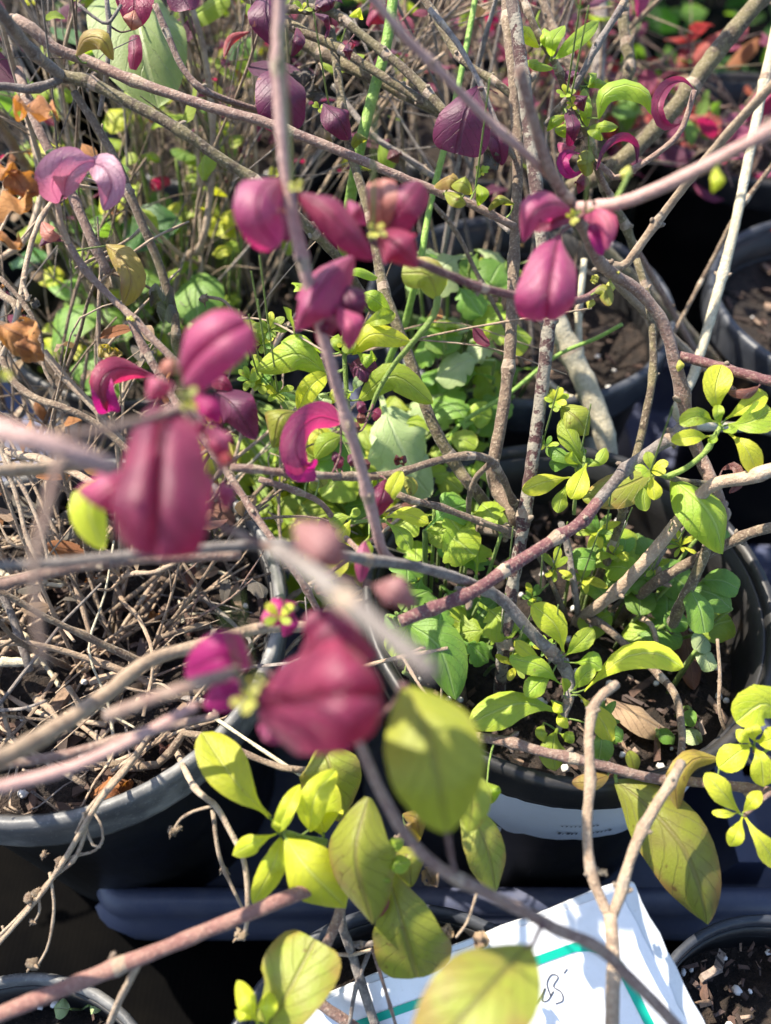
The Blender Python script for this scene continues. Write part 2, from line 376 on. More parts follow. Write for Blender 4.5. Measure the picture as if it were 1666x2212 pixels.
def S(plant, mat, r0, r1, pts, nodes=None, d=.27, sides=10, name='stem', rough=.06, buds=True, jit=.12):
    """a stem of a plant; r0/r1 are its half widths as seen at its two ends"""
    NSEED[0] += 1; rg = random.Random(NSEED[0] * 5 + 1)
    P, ds = fill(pts, d)
    Lt = sum((P[i+1] - P[i]).length for i in range(len(P) - 1)); n = max(10, min(90, int(Lt / .0028)))
    C, Lt = catmull(P, n)
    ra, rb = .86 * r0 * ds[0] / FPX, .86 * r1 * ds[-1] / FPX
    if nodes is None: nodes = max(1, int(Lt / .033))
    nd = sorted({min(n - 2, max(2, int(n * (k + .5 + rg.uniform(-.25, .25)) / nodes))) for k in range(nodes)}) if nodes and n > 5 else []
    rad = []
    for i in range(n + 1):
        f = i / n; rr = ra + (rb - ra) * f; rr *= 1 + rg.uniform(-rough, rough)
        for k in nd: rr *= 1 + .28 * math.exp(-((i - k) / .75) ** 2)
        rad.append(rr)
    for i in range(1, n):
        C[i] = C[i] + V((rg.uniform(-1, 1), rg.uniform(-1, 1), rg.uniform(-1, 1))) * (ra + rb) * .5 * jit * .4
    if len(nd) > 1:                    # slight kinks from node to node
        kn = [0] + nd + [n]; off = [V((rg.uniform(-1, 1), rg.uniform(-1, 1), rg.uniform(-1, 1))) * (ra + rb) * .35 for _ in kn]; off[0] = off[-1] = V((0, 0, 0))
        for a in range(len(kn) - 1):
            for i in range(kn[a], kn[a+1]):
                f = (i - kn[a]) / max(1, kn[a+1] - kn[a]); C[i] = C[i] + off[a] * (1 - f) + off[a+1] * f
    STEMS.append((C, rad))
    vs, fs, uv = stem_geo(C, rad, sides, nd, rg, buds)
    o = plant.location; me = mesh(name, [v - o for v in vs], fs, uv); nt_ = n * sides + 2 * sides
    me.materials.append(M[mat]); me.materials.append(M['scar'])
    for i in range(nt_, len(me.polygons)): me.polygons[i].material_index = 1
    for k in nd:                       # pale scar ring on some nodes
        if rg.random() < .6:
            for j in range(sides): me.polygons[k * sides + j].material_index = 1
    return link(name, me, None, plant)
def rosette(plant, x, y, d, n, lpx, mats, shape='ob', wr=.5, axis=None, spread=(.5, 1.2), start=None):
    """a small whorl of n leaves at a shoot tip"""
    NSEED[0] += 1; rg = random.Random(NSEED[0] * 13)
    c = at(x, y, d); ax = (axis or ((CAM - c).normalized() * .5 + V((0, 0, .7)))).normalized()
    e1 = ax.orthogonal().normalized(); e2 = ax.cross(e1); a0 = rg.uniform(0, 6.28) if start is None else start
    BASES.append((None, plant, c, ax, .004, mats[0]))
    for k in range(n):
        a = a0 + 2.4 * k if n > 6 else a0 + 2 * math.pi * k / n + rg.uniform(-.3, .3)
        sp = rg.uniform(*spread); ln = lpx * d / FPX * rg.uniform(.7, 1.15)
        dr = (math.cos(a) * e1 + math.sin(a) * e2) * math.sin(sp) + ax * math.cos(sp)
        dn = (math.cos(a) * e1 + math.sin(a) * e2) * math.sin(sp + .5) + ax * math.cos(sp + .5)
        P = [c, c + dr * ln * .5, c + dr * ln * .5 + dn * ln * .5]
        vs, fs, uv = leaf_geo(P, ln * wr, shape, -.25, .2, rg.uniform(-.2, .2), 8, 4, .03, NSEED[0] + k, ax)
        o = plant.location
        link('leaf', mesh('leaf', [v - o for v in vs], fs, uv), M[rg.choice(mats)], plant)
def crumple(plant, mat, x, y, d, rpx, name='withered_leaf', seed=0, squash=.6):
    """a shrivelled leaf: a folded, wrinkled blade"""
    rg = random.Random(seed); c = at(x, y, d); r = rpx * d / FPX
    q = Matrix.Rotation(rg.uniform(0, 6), 3, 'X') @ Matrix.Rotation(rg.uniform(0, 6), 3, 'Z')
    N = 9; vs, fs, uv = [], [], []
    for i in range(N + 1):
        for j in range(N + 1):
            u, v = i / N * 2 - 1, j / N * 2 - 1
            hh = .45 * math.sin(u * 3.1 + v * 1.3 + seed) + .3 * math.sin(v * 5.2 - u * 2 + seed * 2) + rg.uniform(-.12, .12)
            kx = u * (1 - .35 * v * v) * .8; ky = v * (1 - .45 * u * u) * .9 + rg.uniform(-.06, .06)
            vs.append(c + q @ V((kx * r, ky * r, hh * r * squash)) - plant.location); uv.append((i / N, j / N))
    for i in range(N):
        for j in range(N):
            a = i * (N + 1) + j
            if rg.random() < .04: continue
            fs.append((a, a + 1, a + N + 2, a + N + 1))
    return link(name, mesh(name, vs, fs, uv), M[mat], plant)
def seedhead(plant, x, y, d, rpx, seed=0, mat='seed'):
    rg = random.Random(seed); c = at(x, y, d); r = rpx * d / FPX; vs, fs, uv = [], [], []
    blob_into(vs, fs, uv, c, r * .7, (V((rg.uniform(-1, 1), rg.uniform(-1, 1), rg.uniform(-1, 1))), 1.3), 8, 5, .2, rg)
    for k in range(6):
        dr = V((rg.uniform(-1, 1), rg.uniform(-1, 1), rg.uniform(-1, 1))).normalized()
        tube_into(vs, fs, uv, [c + dr * r * .4, c + dr * r * 1.0, c + dr * r * 1.3 + V((0, 0, -.3 * r))], [r * .25, r * .16, r * .05], 5)
    return link('seed_head', mesh('seed_head', [v - plant.location for v in vs], fs, uv), M[mat], plant)
def rvec(rg, s=1.): return V((rg.uniform(-1, 1), rg.uniform(-1, 1), rg.uniform(-1, 1))) * s
# ================================================================ the setting
g = mesh('ground', [(-8, -3, 0), (8, -3, 0), (8, 12, 0), (-8, 12, 0)], [(0, 1, 2, 3)], smooth=False)
go = link('ground', g, M['ground']); tag(go, 'black woven weed mat under the pots', kind='structure')
def lathe(name, prof_, cx, cy, n=56, a0=0., a1=2*math.pi):
    vs, fs, uv = [], [], []; full = abs(a1 - a0 - 2*math.pi) < 1e-6; m = n if full else n + 1
    for (r, z) in prof_:
        for k in range(m):
            a = a0 + (a1 - a0) * k / n; vs.append((cx + r*math.cos(a), cy + r*math.sin(a), z)); uv.append((k / n, z))
    for i in range(len(prof_) - 1):
        for k in range(m if full else m - 1):
            k2 = (k + 1) % m; fs.append((i*m + k, i*m + k2, (i+1)*m + k2, (i+1)*m + k))
    return mesh(name, vs, fs, uv)
POTS = {}
def pot(key, cx, cy, rad, h, drop, label, group=None, chips=160, perl=25, z0=0.0, seed=0, taper=.76, rim='pot', cs=1.):
    t = thing('nursery_pot', label, 'plant pot', (cx, cy, z0), group); rg = random.Random(seed + 5)
    rb = rad * taper; k = rad / .075
    link('wall', lathe('wall', [(0, .001), (rb*.97, .001), (rb, .004), (rb + (rad*.95 - rb)*.86, h - .017*k), (rad*.95, h - .0165*k), (rad*.945, h - .004),
        (rad*.925, h - .004), (rad*.92, h - .02*k), (rb + (rad*.9 - rb)*.5, h*.5)], 0, 0), M['pot'], t)
    link('rim', lathe('rim', [(rad*.952, h - .019*k), (rad*.985, h - .019*k), (rad*.992, h - .016*k), (rad*1.0, h - .004), (rad*1.0, h - .0015), (rad*.985, h),
        (rad*.955, h), (rad*.94, h - .0025), (rad*.938, h - .006)], 0, 0), M[rim], t)
    # soil: lumpy disc
    vs, fs, uv = [], [], []; N = 30; Rs = rb + (rad*.92 - rb) * (1 - drop / h) * .98 + .001; zs = h - drop
    vs.append((0, 0, zs + .003)); uv.append((0, 0)); NR = 11
    for i in range(1, NR + 1):
        for j in range(N):
            r = Rs * i / NR; a = 2*math.pi*j/N
            z = zs + .004 * math.sin(r*150 + a*2 + seed) + .004 * math.cos(a*3 + r*90) + rg.uniform(-.0015, .0015) + .003*(1 - i/NR)
            vs.append((r*math.cos(a), r*math.sin(a), z)); uv.append((0, 0))
    for j in range(N): fs.append((0, 1 + j, 1 + (j+1) % N))
    for i in range(NR - 1):
        for j in range(N):
            a, b = 1 + i*N + j, 1 + i*N + (j+1) % N; fs.append((a, a + N, b + N, b))
    link('soil', mesh('soil', vs, fs, uv), M['soil'], t)
    vs, fs, uv = [], [], []
    for i in range(chips):
        r = Rs * math.sqrt(rg.random()) * .97; a = rg.uniform(0, 6.28); s = rg.choice([.0008, .0012, .0012, .0018, .0018, .0024, .0032]) * cs * rg.uniform(.7, 1.3)
        ax = V((rg.uniform(-1, 1), rg.uniform(-1, 1), rg.uniform(-.4, .4))); o = len(vs); q = ax.to_track_quat('Z', 'Y')
        c = V((r*math.cos(a), r*math.sin(a), zs + .003 + rg.uniform(0, .004)))
        l, wd, th = s*rg.uniform(1, 3.6), s*rg.uniform(.5, 1.1), s*rg.uniform(.2, .6)
        for dx, dy, dz in ((-1, -1, -1), (1, -1, -1), (1, 1, -1), (-1, 1, -1), (-1, -1, 1), (1, -1, 1), (1, 1, 1), (-1, 1, 1)):
            vs.append(c + q @ V((dx*wd*rg.uniform(.15, .9), dy*th*rg.uniform(.2, .95), dz*l*rg.uniform(.25, .8)))); uv.append((0, 0))
        for f in ((0, 3, 2, 1), (4, 5, 6, 7), (0, 1, 5, 4), (1, 2, 6, 5), (2, 3, 7, 6), (3, 0, 4, 7)): fs.append(tuple(o + x for x in f))
    if chips: tag(link('bark_chips', mesh('bark_chips', vs, fs, uv, False), M['chip'], t), None, kind='stuff')
    vs, fs, uv = [], [], []
    for i in range(perl):
        r = Rs * math.sqrt(rg.random()) * .97; a = rg.uniform(0, 6.28)
        blob_into(vs, fs, uv, V((r*math.cos(a), r*math.sin(a), zs + .005 + rg.uniform(0, .003))), rg.uniform(.0006, .0016), (rvec(rg), rg.uniform(.7, 1.3)), 8, 6, .22, rg)
    if perl: tag(link('perlite', mesh('perlite', vs, fs, uv), M['perl'], t), None, kind='stuff')
    POTS[key] = (cx, cy, zs + z0); return t
XC = lambda k: .065 + .175 * k
YR = {2: .164, 3: .345, 4: .525, 5: .705, 6: .885}
PR = pot('main', XC(0), YR[2] + .010, .0735, .150, .034, 'black nursery pot with a torn white paper label on its wall', chips=460, perl=60, cs=.85, seed=1, taper=.88)
PLp = pot('left', XC(-1), YR[2], .075, .150, .022, 'black nursery pot with a worn grey rim, full of dry fallen twigs', chips=320, perl=18, seed=2, rim='rimg')
pot('right', XC(1) + .03, YR[2], .0735, .150, .03, 'black nursery pot on the tray beyond the white-labelled pot, at the right end', chips=20, perl=0, seed=3)
pot('back', XC(0), YR[3], .075, .150, .034, 'black nursery pot behind the white-labelled pot, green weeds at its edge', chips=160, perl=20, seed=4, rim='rimb')
pot('backr', XC(1) - .006, YR[3], .075, .150, .026, 'black nursery pot with bare dark soil beside the red-leaved plants', chips=160, perl=20, seed=5, rim='rimb')
pot('backl', XC(-1), YR[3], .075, .150, .02, 'black nursery pot hidden under broad green leaves and dry stalks', chips=60, perl=5, seed=6)
for (r, k, lb) in ((4, -2, 'black nursery pot under the far lime-leaved straw stems'), (4, -1, 'black nursery pot under the far shrub crowded with dark purple leaves'), (4, 0, 'black nursery pot under the far pink and mauve shrub behind the reeds'),
                   (4, 1, 'black nursery pot under the pink and rust leaved bush by the hedge'), (4, 2, 'black nursery pot under the crimson bush beside the hedge'), (5, -2, 'rearmost black pot under dull green and tan stalks'),
                   (5, -1, 'rearmost black pot under golden and plum leaves'), (5, 0, 'rearmost black pot under plum leaves on bare grey stems')):
    pot((r, k), XC(k) + rnd.uniform(-.01, .01), YR[r] + rnd.uniform(-.01, .01), .074, .150, .022, lb, None, chips=40, perl=5, seed=r*10 + k)
pot('f_left', -.108, .010, .050, .11, .020, 'small black pot with two round seedling leaves in its soil', chips=60, perl=16, seed=7, rim='rimg')
pot('f_mid', .008, .020, .060, .11, .018, 'small black pot holding the white card with the teal line', chips=40, perl=10, seed=8, rim='rimb')
pot('f_right', .122, .030, .048, .105, .018, 'small black pot of bark chips to the right of the white card', chips=420, perl=50, seed=9, cs=.7, rim='rimb')
# two round seedling leaves in the small left pot
sd = thing('seedling', 'seedling with two round pale green leaves in the small left pot', 'seedling', onz(170, 2175, .09))
for (x, y, a) in ((152, 2178, 1), (190, 2170, -1)):
    c = onz(x, y, .098); S(sd, 's_grn', 3, 3, [('w', sd.location.x, sd.location.y, .086), ('w', c.x, c.y, .097)], nodes=0, buds=False)
    L(sd, 'pal', 'el', 40, [('w', c.x - .0005*a, c.y, .097), ('w', c.x - .0028*a, c.y, .0985), ('w', c.x - .005*a, c.y, .098)], fold=0, cup=.1, hint=V((0, 0, 1)))
# trays
def inset(poly, d):
    n = len(poly); out = []
    for i in range(n):
        a, b, c = V(poly[i-1]), V(poly[i]), V(poly[(i+1) % n])
        e1, e2 = (b - a).normalized(), (c - b).normalized(); n1, n2 = V((-e1.y, e1.x)), V((-e2.y, e2.x))
        k = (n1 + n2); out.append(b + k * (d / max(.2, 1 + n1.dot(n2))))
    return out
def roundpoly(poly, r, m=5):
    out = []; n = len(poly)
    for i in range(n):
        a, b, c = V(poly[i-1]), V(poly[i]), V(poly[(i+1) % n]); p, q = b + (a - b).normalized()*r, b + (c - b).normalized()*r
        for k in range(m + 1):
            t = k / m; out.append(((1-t)**2)*p + 2*t*(1-t)*b + t*t*q)
    return out
def tray(poly, h, label):
    P = roundpoly(poly, .012); cx = sum(p.x for p in P)/len(P); cy = sum(p.y for p in P)/len(P)
    t = thing('pot_tray', label, 'plant tray', (cx, cy, 0))
    secs = [(-.002, .003), (-.005, h - .016), (-.0015, h - .0145), (-.0015, h - .005), (.001, h), (.005, h + .001), (.0085, h - .001), (.0095, h - .005), (.013, .012), (.017, .005)]
    vs, fs, uv = [], [], []; n = len(P)
    for d, z in secs:
        for p in inset(P, d): vs.append((p.x - cx, p.y - cy, z)); uv.append((0, 0))
    for i in range(len(secs) - 1):
        for k in range(n): fs.append((i*n + k, i*n + (k+1) % n, (i+1)*n + (k+1) % n, (i+1)*n + k))
    link('tray_rim', mesh('tray_rim', vs, fs, uv), M['tray'], t)
    I = inset(P, .016); vs = [(p.x - cx, p.y - cy, .0052) for p in I]; link('tray_floor', mesh('tray_floor', vs, [tuple(range(n))], None, False), M['tray'], t)
    vs, fs = [], []; xs = [p[0] for p in poly]; ys = [p[1] for p in poly]
    for k in range(-3, 4):
        x = XC(k) + .0875 - cx
        if min(xs) + .05 < x + cx < max(xs) - .05:
            vs, fs = [], []; o = 0; y0, y1 = min(ys) + .02 - cy, max(ys) - .02 - cy
            for (a, b, z) in ((-.012, y0, .006), (.012, y0, .006), (.006, y0, h - .006), (-.006, y0, h - .006), (-.012, y1, .006), (.012, y1, .006), (.006, y1, h - .006), (-.006, y1, h - .006)): vs.append((x + a, b, z))
            for f in ((0, 1, 2, 3), (5, 4, 7, 6), (1, 5, 6, 2), (4, 0, 3, 7), (3, 2, 6, 7)): fs.append(tuple(o + q for q in f))
            link('tray_rib', mesh('tray_rib', vs, fs, None, False), M['tray'], t)
    return t
tray([(-.114, .096), (.50, .096), (.50, .252), (-.215, .252), (-.20, .158), (-.119, .117)], .042, 'sky-tinted plastic tray with rounded corner under the white-labelled pot')
tray([(-.36, .270), (.50, .270), (.50, .436), (-.36, .436)], .042, 'sky-tinted plastic tray seen between the pots behind')
# torn paper label on the main pot's wall
def wall_patch(name, a0, a1, z0, z1, mat, par, off, rg, jag=.0015, cx=0, cy=0):
    n = 30; vs, fs, uv = [], [], []; rad, h = .0735, .150; rb = rad*.88
    for i in range(n + 1):
        f = i / n; a = a0 + (a1 - a0) * f
        for e, z in ((0, z0), (1, z1)):
            zz = z + rg.uniform(-jag, jag) * (1 if e == 0 else .4)
            if e == 0 and f < .12: zz += .004 * (.12 - f) / .12 + (.003 if f < .06 else 0)
            fr = (zz - .004) / (h - .017 - .004); r = rb + (rad*.95 - rb) * .86 * fr + off
            vs.append((cx + r*math.cos(a), cy + r*math.sin(a), zz)); uv.append((f, e))
    for i in range(n): fs.append((2*i, 2*i + 2, 2*i + 3, 2*i + 1))
    return link(name, mesh(name, vs, fs, uv), M[mat], par)
rg = random.Random(3)
lab = wall_patch('paper_label', R(-116), R(-40), .092, .124, 'paper', PR, .0006, rg); lab['label'] = 'torn white paper label with faded print'
lab2 = wall_patch('paper_tear', R(-114), R(-110), .088, .093, 'paper', lab, .0006, rg)
vs, fs, uv = [], [], []     # rows of faded, unreadable print
for (zz, hh, aa, n, lo) in ((.099, .0034, -94, 5, .002), (.099, .003, -84, 5, .002), (.107, .0018, -94, 9, .001), (.107, .003, -70, 6, .002), (.113, .003, -60, 8, .002)):
    for k in range(n):
        a = R(aa + k*1.25); rr = .0735*.88 + (.0735*.95 - .0735*.88)*.86*((zz - .004)/.129) + .0009
        hgt = hh * rg.uniform(.5, 1); wdt = R(rg.uniform(.3, .9)); o = len(vs)
        for (aq, zq) in ((a, zz), (a + wdt, zz), (a + wdt, zz + hgt), (a, zz + hgt)):
            r2 = rr + (zq - zz)*.12; vs.append((r2*math.cos(aq), r2*math.sin(aq), zq)); uv.append((0, 0))
        fs.append((o, o+1, o+2, o+3))
link('faded_print', mesh('faded_print', vs, fs, uv, False), M['ink'], lab)

# ---------------------------------------------------------------- white card with a teal line, on a stake in the small front pot
cardO = at(1345, 1912, .238); ex = (at(600, 2190, .262) - cardO); ex = ex.normalized()
ey0 = at(1512, 2250, .238) - cardO; ey = (ey0 - ey0.dot(ex)*ex).normalized(); en = ex.cross(ey); en = en if en.dot(CAM - cardO) > 0 else -en
ct = thing('sign_card', 'white card with a teal border line and handwriting, stuck in the small front pot', 'sign', (POTS['f_mid'][0] + .016, POTS['f_mid'][1] + .006, POTS['f_mid'][2]))
px = .25 / FPX
def cp(u, v, z=0): return cardO + ex*(u*px) + ey*(v*px) + en*z - ct.location
def slab(name, outl, z0, z1, mat, par):
    n = len(outl); vs = [cp(u, v, z0) for u, v in outl] + [cp(u, v, z1) for u, v in outl]
    fs = [tuple(range(n)), tuple(range(2*n - 1, n - 1, -1))] + [(i, i + n, (i+1) % n + n, (i+1) % n) for i in range(n)]
    return link(name, mesh(name, vs, fs, None, False), M[mat], par)
rg = random.Random(8)
def jag(pts, amp, n=16):
    out = []
    for i in range(len(pts)):
        a, b = pts[i], pts[(i+1) % len(pts)]
        for k in range(n): f = k/n; out.append((a[0] + (b[0]-a[0])*f + rg.uniform(-amp, amp), a[1] + (b[1]-a[1])*f + rg.uniform(-amp, amp)))
    return out
slab('laminate', jag([(-22, 6), (10, -8), (850, -4), (850, 620), (-22, 620)], 2.5), -.0008, 0, 'lam', ct)
slab('paper', jag([(8, 4), (830, 8), (830, 600), (6, 600)], 3), .0001, .0004, 'card', ct)
def ribbon(name, pts, wd, z, mat, par, th=.0002):
    vs, fs = [], []
    for i, p in enumerate(pts):
        a, b = V(pts[max(0, i-1)]), V(pts[min(len(pts)-1, i+1)]); t = (b - a).normalized(); nn = V((-t.y, t.x))
        for s in (-.5, .5): vs.append(cp(p[0] + nn.x*wd*s, p[1] + nn.y*wd*s, z))
    for i in range(len(pts) - 1): fs.append((2*i, 2*i+1, 2*i+3, 2*i+2))
    return link(name, mesh(name, vs, fs, None, False), M[mat], par)
arc = [(830, 82), (400, 84), (160, 84)] + [(160 - 80*math.sin(R(t)), 164 - 80*math.cos(R(t))) for t in (10, 30, 50, 70, 85)] + [(80, 200), (80, 560)]
ribbon('teal_line', arc, 19, .0007, 'teal', ct)
def px2card(x, y):                    # where a pixel's ray meets the card
    r = FW + (x - W0/2)/FPX*RT - (y - H0/2)/FPX*UP; t = (cardO - CAM).dot(en) / r.dot(en); q = CAM + r*t - cardO
    return (q.dot(ex)/px, q.dot(ey)/px)
def pen(pts):
    P = [V((p[0], p[1], 0)) for p in (px2card(*q) for q in pts)]; C, _ = catmull(P, 40)
    return [(c.x, c.y) for c in C]
for stroke in ([(1148, 2160), (1158, 2166), (1170, 2150), (1178, 2132), (1172, 2158), (1184, 2158), (1196, 2138), (1190, 2150)],
               [(1190, 2150), (1182, 2122), (1192, 2103), (1206, 2108), (1196, 2128), (1212, 2140), (1216, 2158), (1200, 2166)],
               [(1218, 2100), (1226, 2090)]):
    ribbon('handwriting', pen(stroke), 3.2, .0006, 'ink', ct)
vs, fs, uv = [], [], []; b0 = cp(420, 560, -.001); foot = V((0, 0, -.03))
tube_into(vs, fs, uv, [b0 + (cp(420, 380, -.002) - b0), b0, foot], [.002, .002, .002], 8)
link('stake', mesh('stake', vs, fs, uv), M['card'], ct)

# ---------------------------------------------------------------- bushes in the rows behind (built in metres, rooted in their pots)
POOL = {}
def pool_leaf(mat, i):
    k = (mat, i)
    if k not in POOL:
        rg = random.Random(i * 31 + 7); cv = rg.uniform(-.2, .75)
        P = [V((0, 0, 0)), V((.5, 0, .25*cv)), V((1 - .3*abs(cv), 0, -.35*cv))]
        vs, fs, uv = leaf_geo(P, rg.uniform(.36, .6), rg.choice(['el', 'ov', 'ob', 'la']), rg.uniform(-.5, .5), rg.uniform(0, .3), rg.uniform(-.4, .4), 7, 4, .05, i, V((0, 0, 1)))
        me = mesh('leaf', vs, fs, uv); me.materials.append(M[mat]); POOL[k] = me
    return POOL[k]
def put_leaf(plant, p, dr, up, size, mat, rg, name='leaf'):
    x = dr.normalized(); z = (up - up.dot(x)*x)
    z = z.normalized() if z.length > 1e-4 else x.orthogonal().normalized()
    y = z.cross(x); m = Matrix((x, y, z)).transposed().to_4x4()
    o = bpy.data.objects.new(name, pool_leaf(mat, rg.randrange(8))); col.objects.link(o); o.parent = plant
    o.matrix_basis = Matrix.Translation(p - plant.location) @ m @ Matrix.Diagonal((size, size*rg.uniform(.8, 1.2), size, 1))
def bush(key, label, group, seed, nst, hgt, smats, lmats, nleaf, lsize, lean=(0, .1), spread=.5, rad=(.0008, .002), name='potted_shrub', twigs=2, off=(0, 0), zmax=.36, cat='shrub'):
    rg = random.Random(seed); cx, cy, cz = POTS[key]; cx += off[0]; cy += off[1]
    t = thing(name, label, cat, (cx, cy, cz), group); o = t.location; cnt = 0
    for s in range(nst):
        b = V((cx + rg.uniform(-.042, .042), cy + rg.uniform(-.042, .042), cz - .004))
        h = rg.uniform(*hgt); d = V((lean[0] + rg.gauss(0, spread), lean[1] + rg.gauss(0, spread), 1.0)).normalized()
        P = [b]; q = b.copy(); dd = d.copy()
        for k in range(5):
            dd = (dd + rvec(rg, .16) + V((0, 0, -.03*k))).normalized(); q = q + dd * h / 5
            if q.z > zmax: q.z = zmax - rg.uniform(0, .02)
            if q.z < .02: q.z = .02
            P.append(q.copy())
        sm = rg.choice(smats); r0 = rg.uniform(*rad)
        segs = [(P, r0, r0*.5)]
        C, _ = catmull(P, 20)
        for k in range(twigs):
            i = rg.randrange(6, 18); td = ((C[i+1] - C[i]).normalized() + rvec(rg, .9)).normalized(); l = h * rg.uniform(.15, .4)
            segs.append(([C[i], C[i] + td*l*.5 + rvec(rg, .006), C[i] + td*l + V((0, 0, -.01)) + rvec(rg, .012)], r0*.5, r0*.3))
        for (PP, ra, rb_) in segs:
            n = 16 if PP is P else 7; CC, LL = catmull(PP, n); rad_ = [ra + (rb_-ra)*i/n for i in range(n+1)]
            nd = [i for i in range(2, n, 4)]
            for i in nd: rad_[i] *= 1.35
            vs, fs, uv = stem_geo(CC, rad_, 6, nd, rg, PP is P)
            link('stem', mesh('stem', [v - o for v in vs], fs, uv), M[sm], t)
            lm = rg.choice(lmats)
            for k in range(rg.randint(0, nleaf) if PP is P else rg.randint(0, max(1, nleaf//2))):
                if cnt > 280: break
                i = rg.randrange(n//3, n + 1); tt = (CC[min(i+1, n)] - CC[max(i-1, 0)]).normalized()
                dr = tt.cross(rvec(rg)).normalized() * .9 + tt*.35
                put_leaf(t, CC[i], dr, V((0, 0, 1)) + rvec(rg, .5), lsize*rg.uniform(.6, 1.3), lm if rg.random() < .8 else rg.choice(lmats), rg); cnt += 1
    return t
dryS = ['s_dry', 's_tan', 's_gry', 's_dry', 's_brn']; mixS = ['s_gry', 's_tan', 's_brn', 's_oli', 's_pur', 's_dry']
bush('backl', 'tangle of dry straw stalks with lime leaflets behind the twig-filled pot', None, 101, 24, (.12, .26), dryS, ['yg', 'grn', 'dgr', 'yg', 'pur'], 3, .020, (-.1, .25), .34, (.0006, .0013))
bush('back', 'spindly grey-stemmed shrub with small plum leaves in the pot behind', None, 102, 9, (.15, .28), ['s_gry', 's_brn', 's_oli'], ['pur', 'plm', 'yg', 'pur'], 3, .016, (-.05, .3), .3, (.0006, .0014))
bush('backl', 'wiry clump of pale stalks bearing plum and golden leaflets over broad green weeds', None, 111, 26, (.16, .28), ['s_dry', 's_tan', 's_oli', 's_gry'], ['yel', 'plm', 'yg', 'pur'], 4, .013, (.1, .35), .3, (.0005, .0010), off=(.02, .03))
bush('back', 'wiry clump of pale bare stalks at the back of the weedy pot', None, 112, 16, (.16, .28), ['s_dry', 's_tan', 's_gry'], ['tan', 'plm', 'yg'], 1, .012, (-.15, .5), .25, (.0005, .0010), off=(-.01, .04))
bush('backl', 'fine mesh of hair-thin grey twigs above the broad green weeds', None, 113, 42, (.14, .27), ['s_gry', 's_dry', 's_tan', 's_brn'], ['tan', 'yg', 'plm', 'dry'], 2, .010, (.0, .1), .45, (.0003, .0007), off=(0, -.01), twigs=3)
bush('left', 'dead bent straws leaning across the inner rim toward the lime weeds', None, 115, 26, (.05, .12), ['s_dry', 's_tan', 's_brn', 's_pur'], ['tan', 'gry', 'brn'], 2, .012, (.5, .4), .6, (.0004, .0012), off=(.03, .01), twigs=2, zmax=.21, cat='dead plant', name='dry_plant')
bush('left', 'tangle of dead straw stems arching over the back of the twig-filled pot', None, 114, 42, (.07, .17), ['s_dry', 's_dry', 's_tan', 's_brn'], ['tan', 'dry', 'gry'], 2, .012, (-.3, .55), .6, (.0004, .0012), off=(-.015, .03), twigs=2, zmax=.24, cat='dead plant', name='dry_plant')
for (r, k, sd_, n, lm, lb) in ((4, -2, 201, 30, ['yg', 'grn', 'yel', 'tan'], 'far shrub of straw stems with lime leaves behind the withered orange leaves'), (4, -1, 202, 40, ['pur', 'plm', 'yg', 'pur', 'yel'], 'far shrub of crowded grey stems with many dark purple leaves'),
                          (4, 0, 203, 36, ['pnk', 'plm', 'yg', 'plm', 'pur'], 'far shrub with pink and mauve leaves behind the reed stalks'), (5, -2, 206, 26, ['grn', 'tan', 'dgr'], 'rearmost shrub of tan stalks with dull green leaves'),
                          (5, -1, 207, 30, ['yel', 'plm', 'grn'], 'rearmost shrub with golden and plum leaves mixed'), (5, 0, 208, 30, ['plm', 'pur', 'tan'], 'rearmost shrub of bare grey stems with sparse plum leaves')):
    bush((r, k), lb, None, sd_, n, (.16, .30), mixS + dryS, lm, 5, .018, (0, .05), .32, (.0006, .0016), zmax=.33)
bush('backr', 'low red-leaved plant sprawling over the pot of bare dark soil', None, 301, 5, (.06, .14), ['s_pur', 's_brn'], ['red', 'plm'], 4, .014, (.1, .6), .4, (.0006, .0012))
for (r, k, sd_, n, lm, lb) in ((4, 1, 304, 13, ['red', 'plm', 'pnk', 'sal', 'mar'], 'bushy plant with pink and rust leaves in front of the dark hedge'), (4, 2, 305, 9, ['red', 'mar', 'red', 'plm', 'dgr'], 'bushy plant with crimson leaves at the end of the dark hedge')):
    bush((r, k), lb, None, sd_, n, (.07, .16), ['s_brn', 's_pur', 's_tan'], lm, 5, .016, (0, 0), .6, (.0008, .0016), zmax=.17)
bush((4, 1), 'loose pink and plum leaved plant trailing from its pot toward the pale canes', None, 311, 15, (.10, .17), ['s_brn', 's_pur'], ['plm', 'pnk', 'red', 'pur', 'plm'], 6, .020, (-1.1, -.2), .35, (.0006, .0013), zmax=.2, off=(-.02, 0))
bush((4, 0), 'low rust and plum leaved plant under the thick olive cane', None, 312, 10, (.10, .17), ['s_brn', 's_pur'], ['plm', 'red', 'pnk', 'dry', 'grn'], 6, .019, (1.1, -.2), .35, (.0006, .0013), zmax=.2, off=(.02, 0))
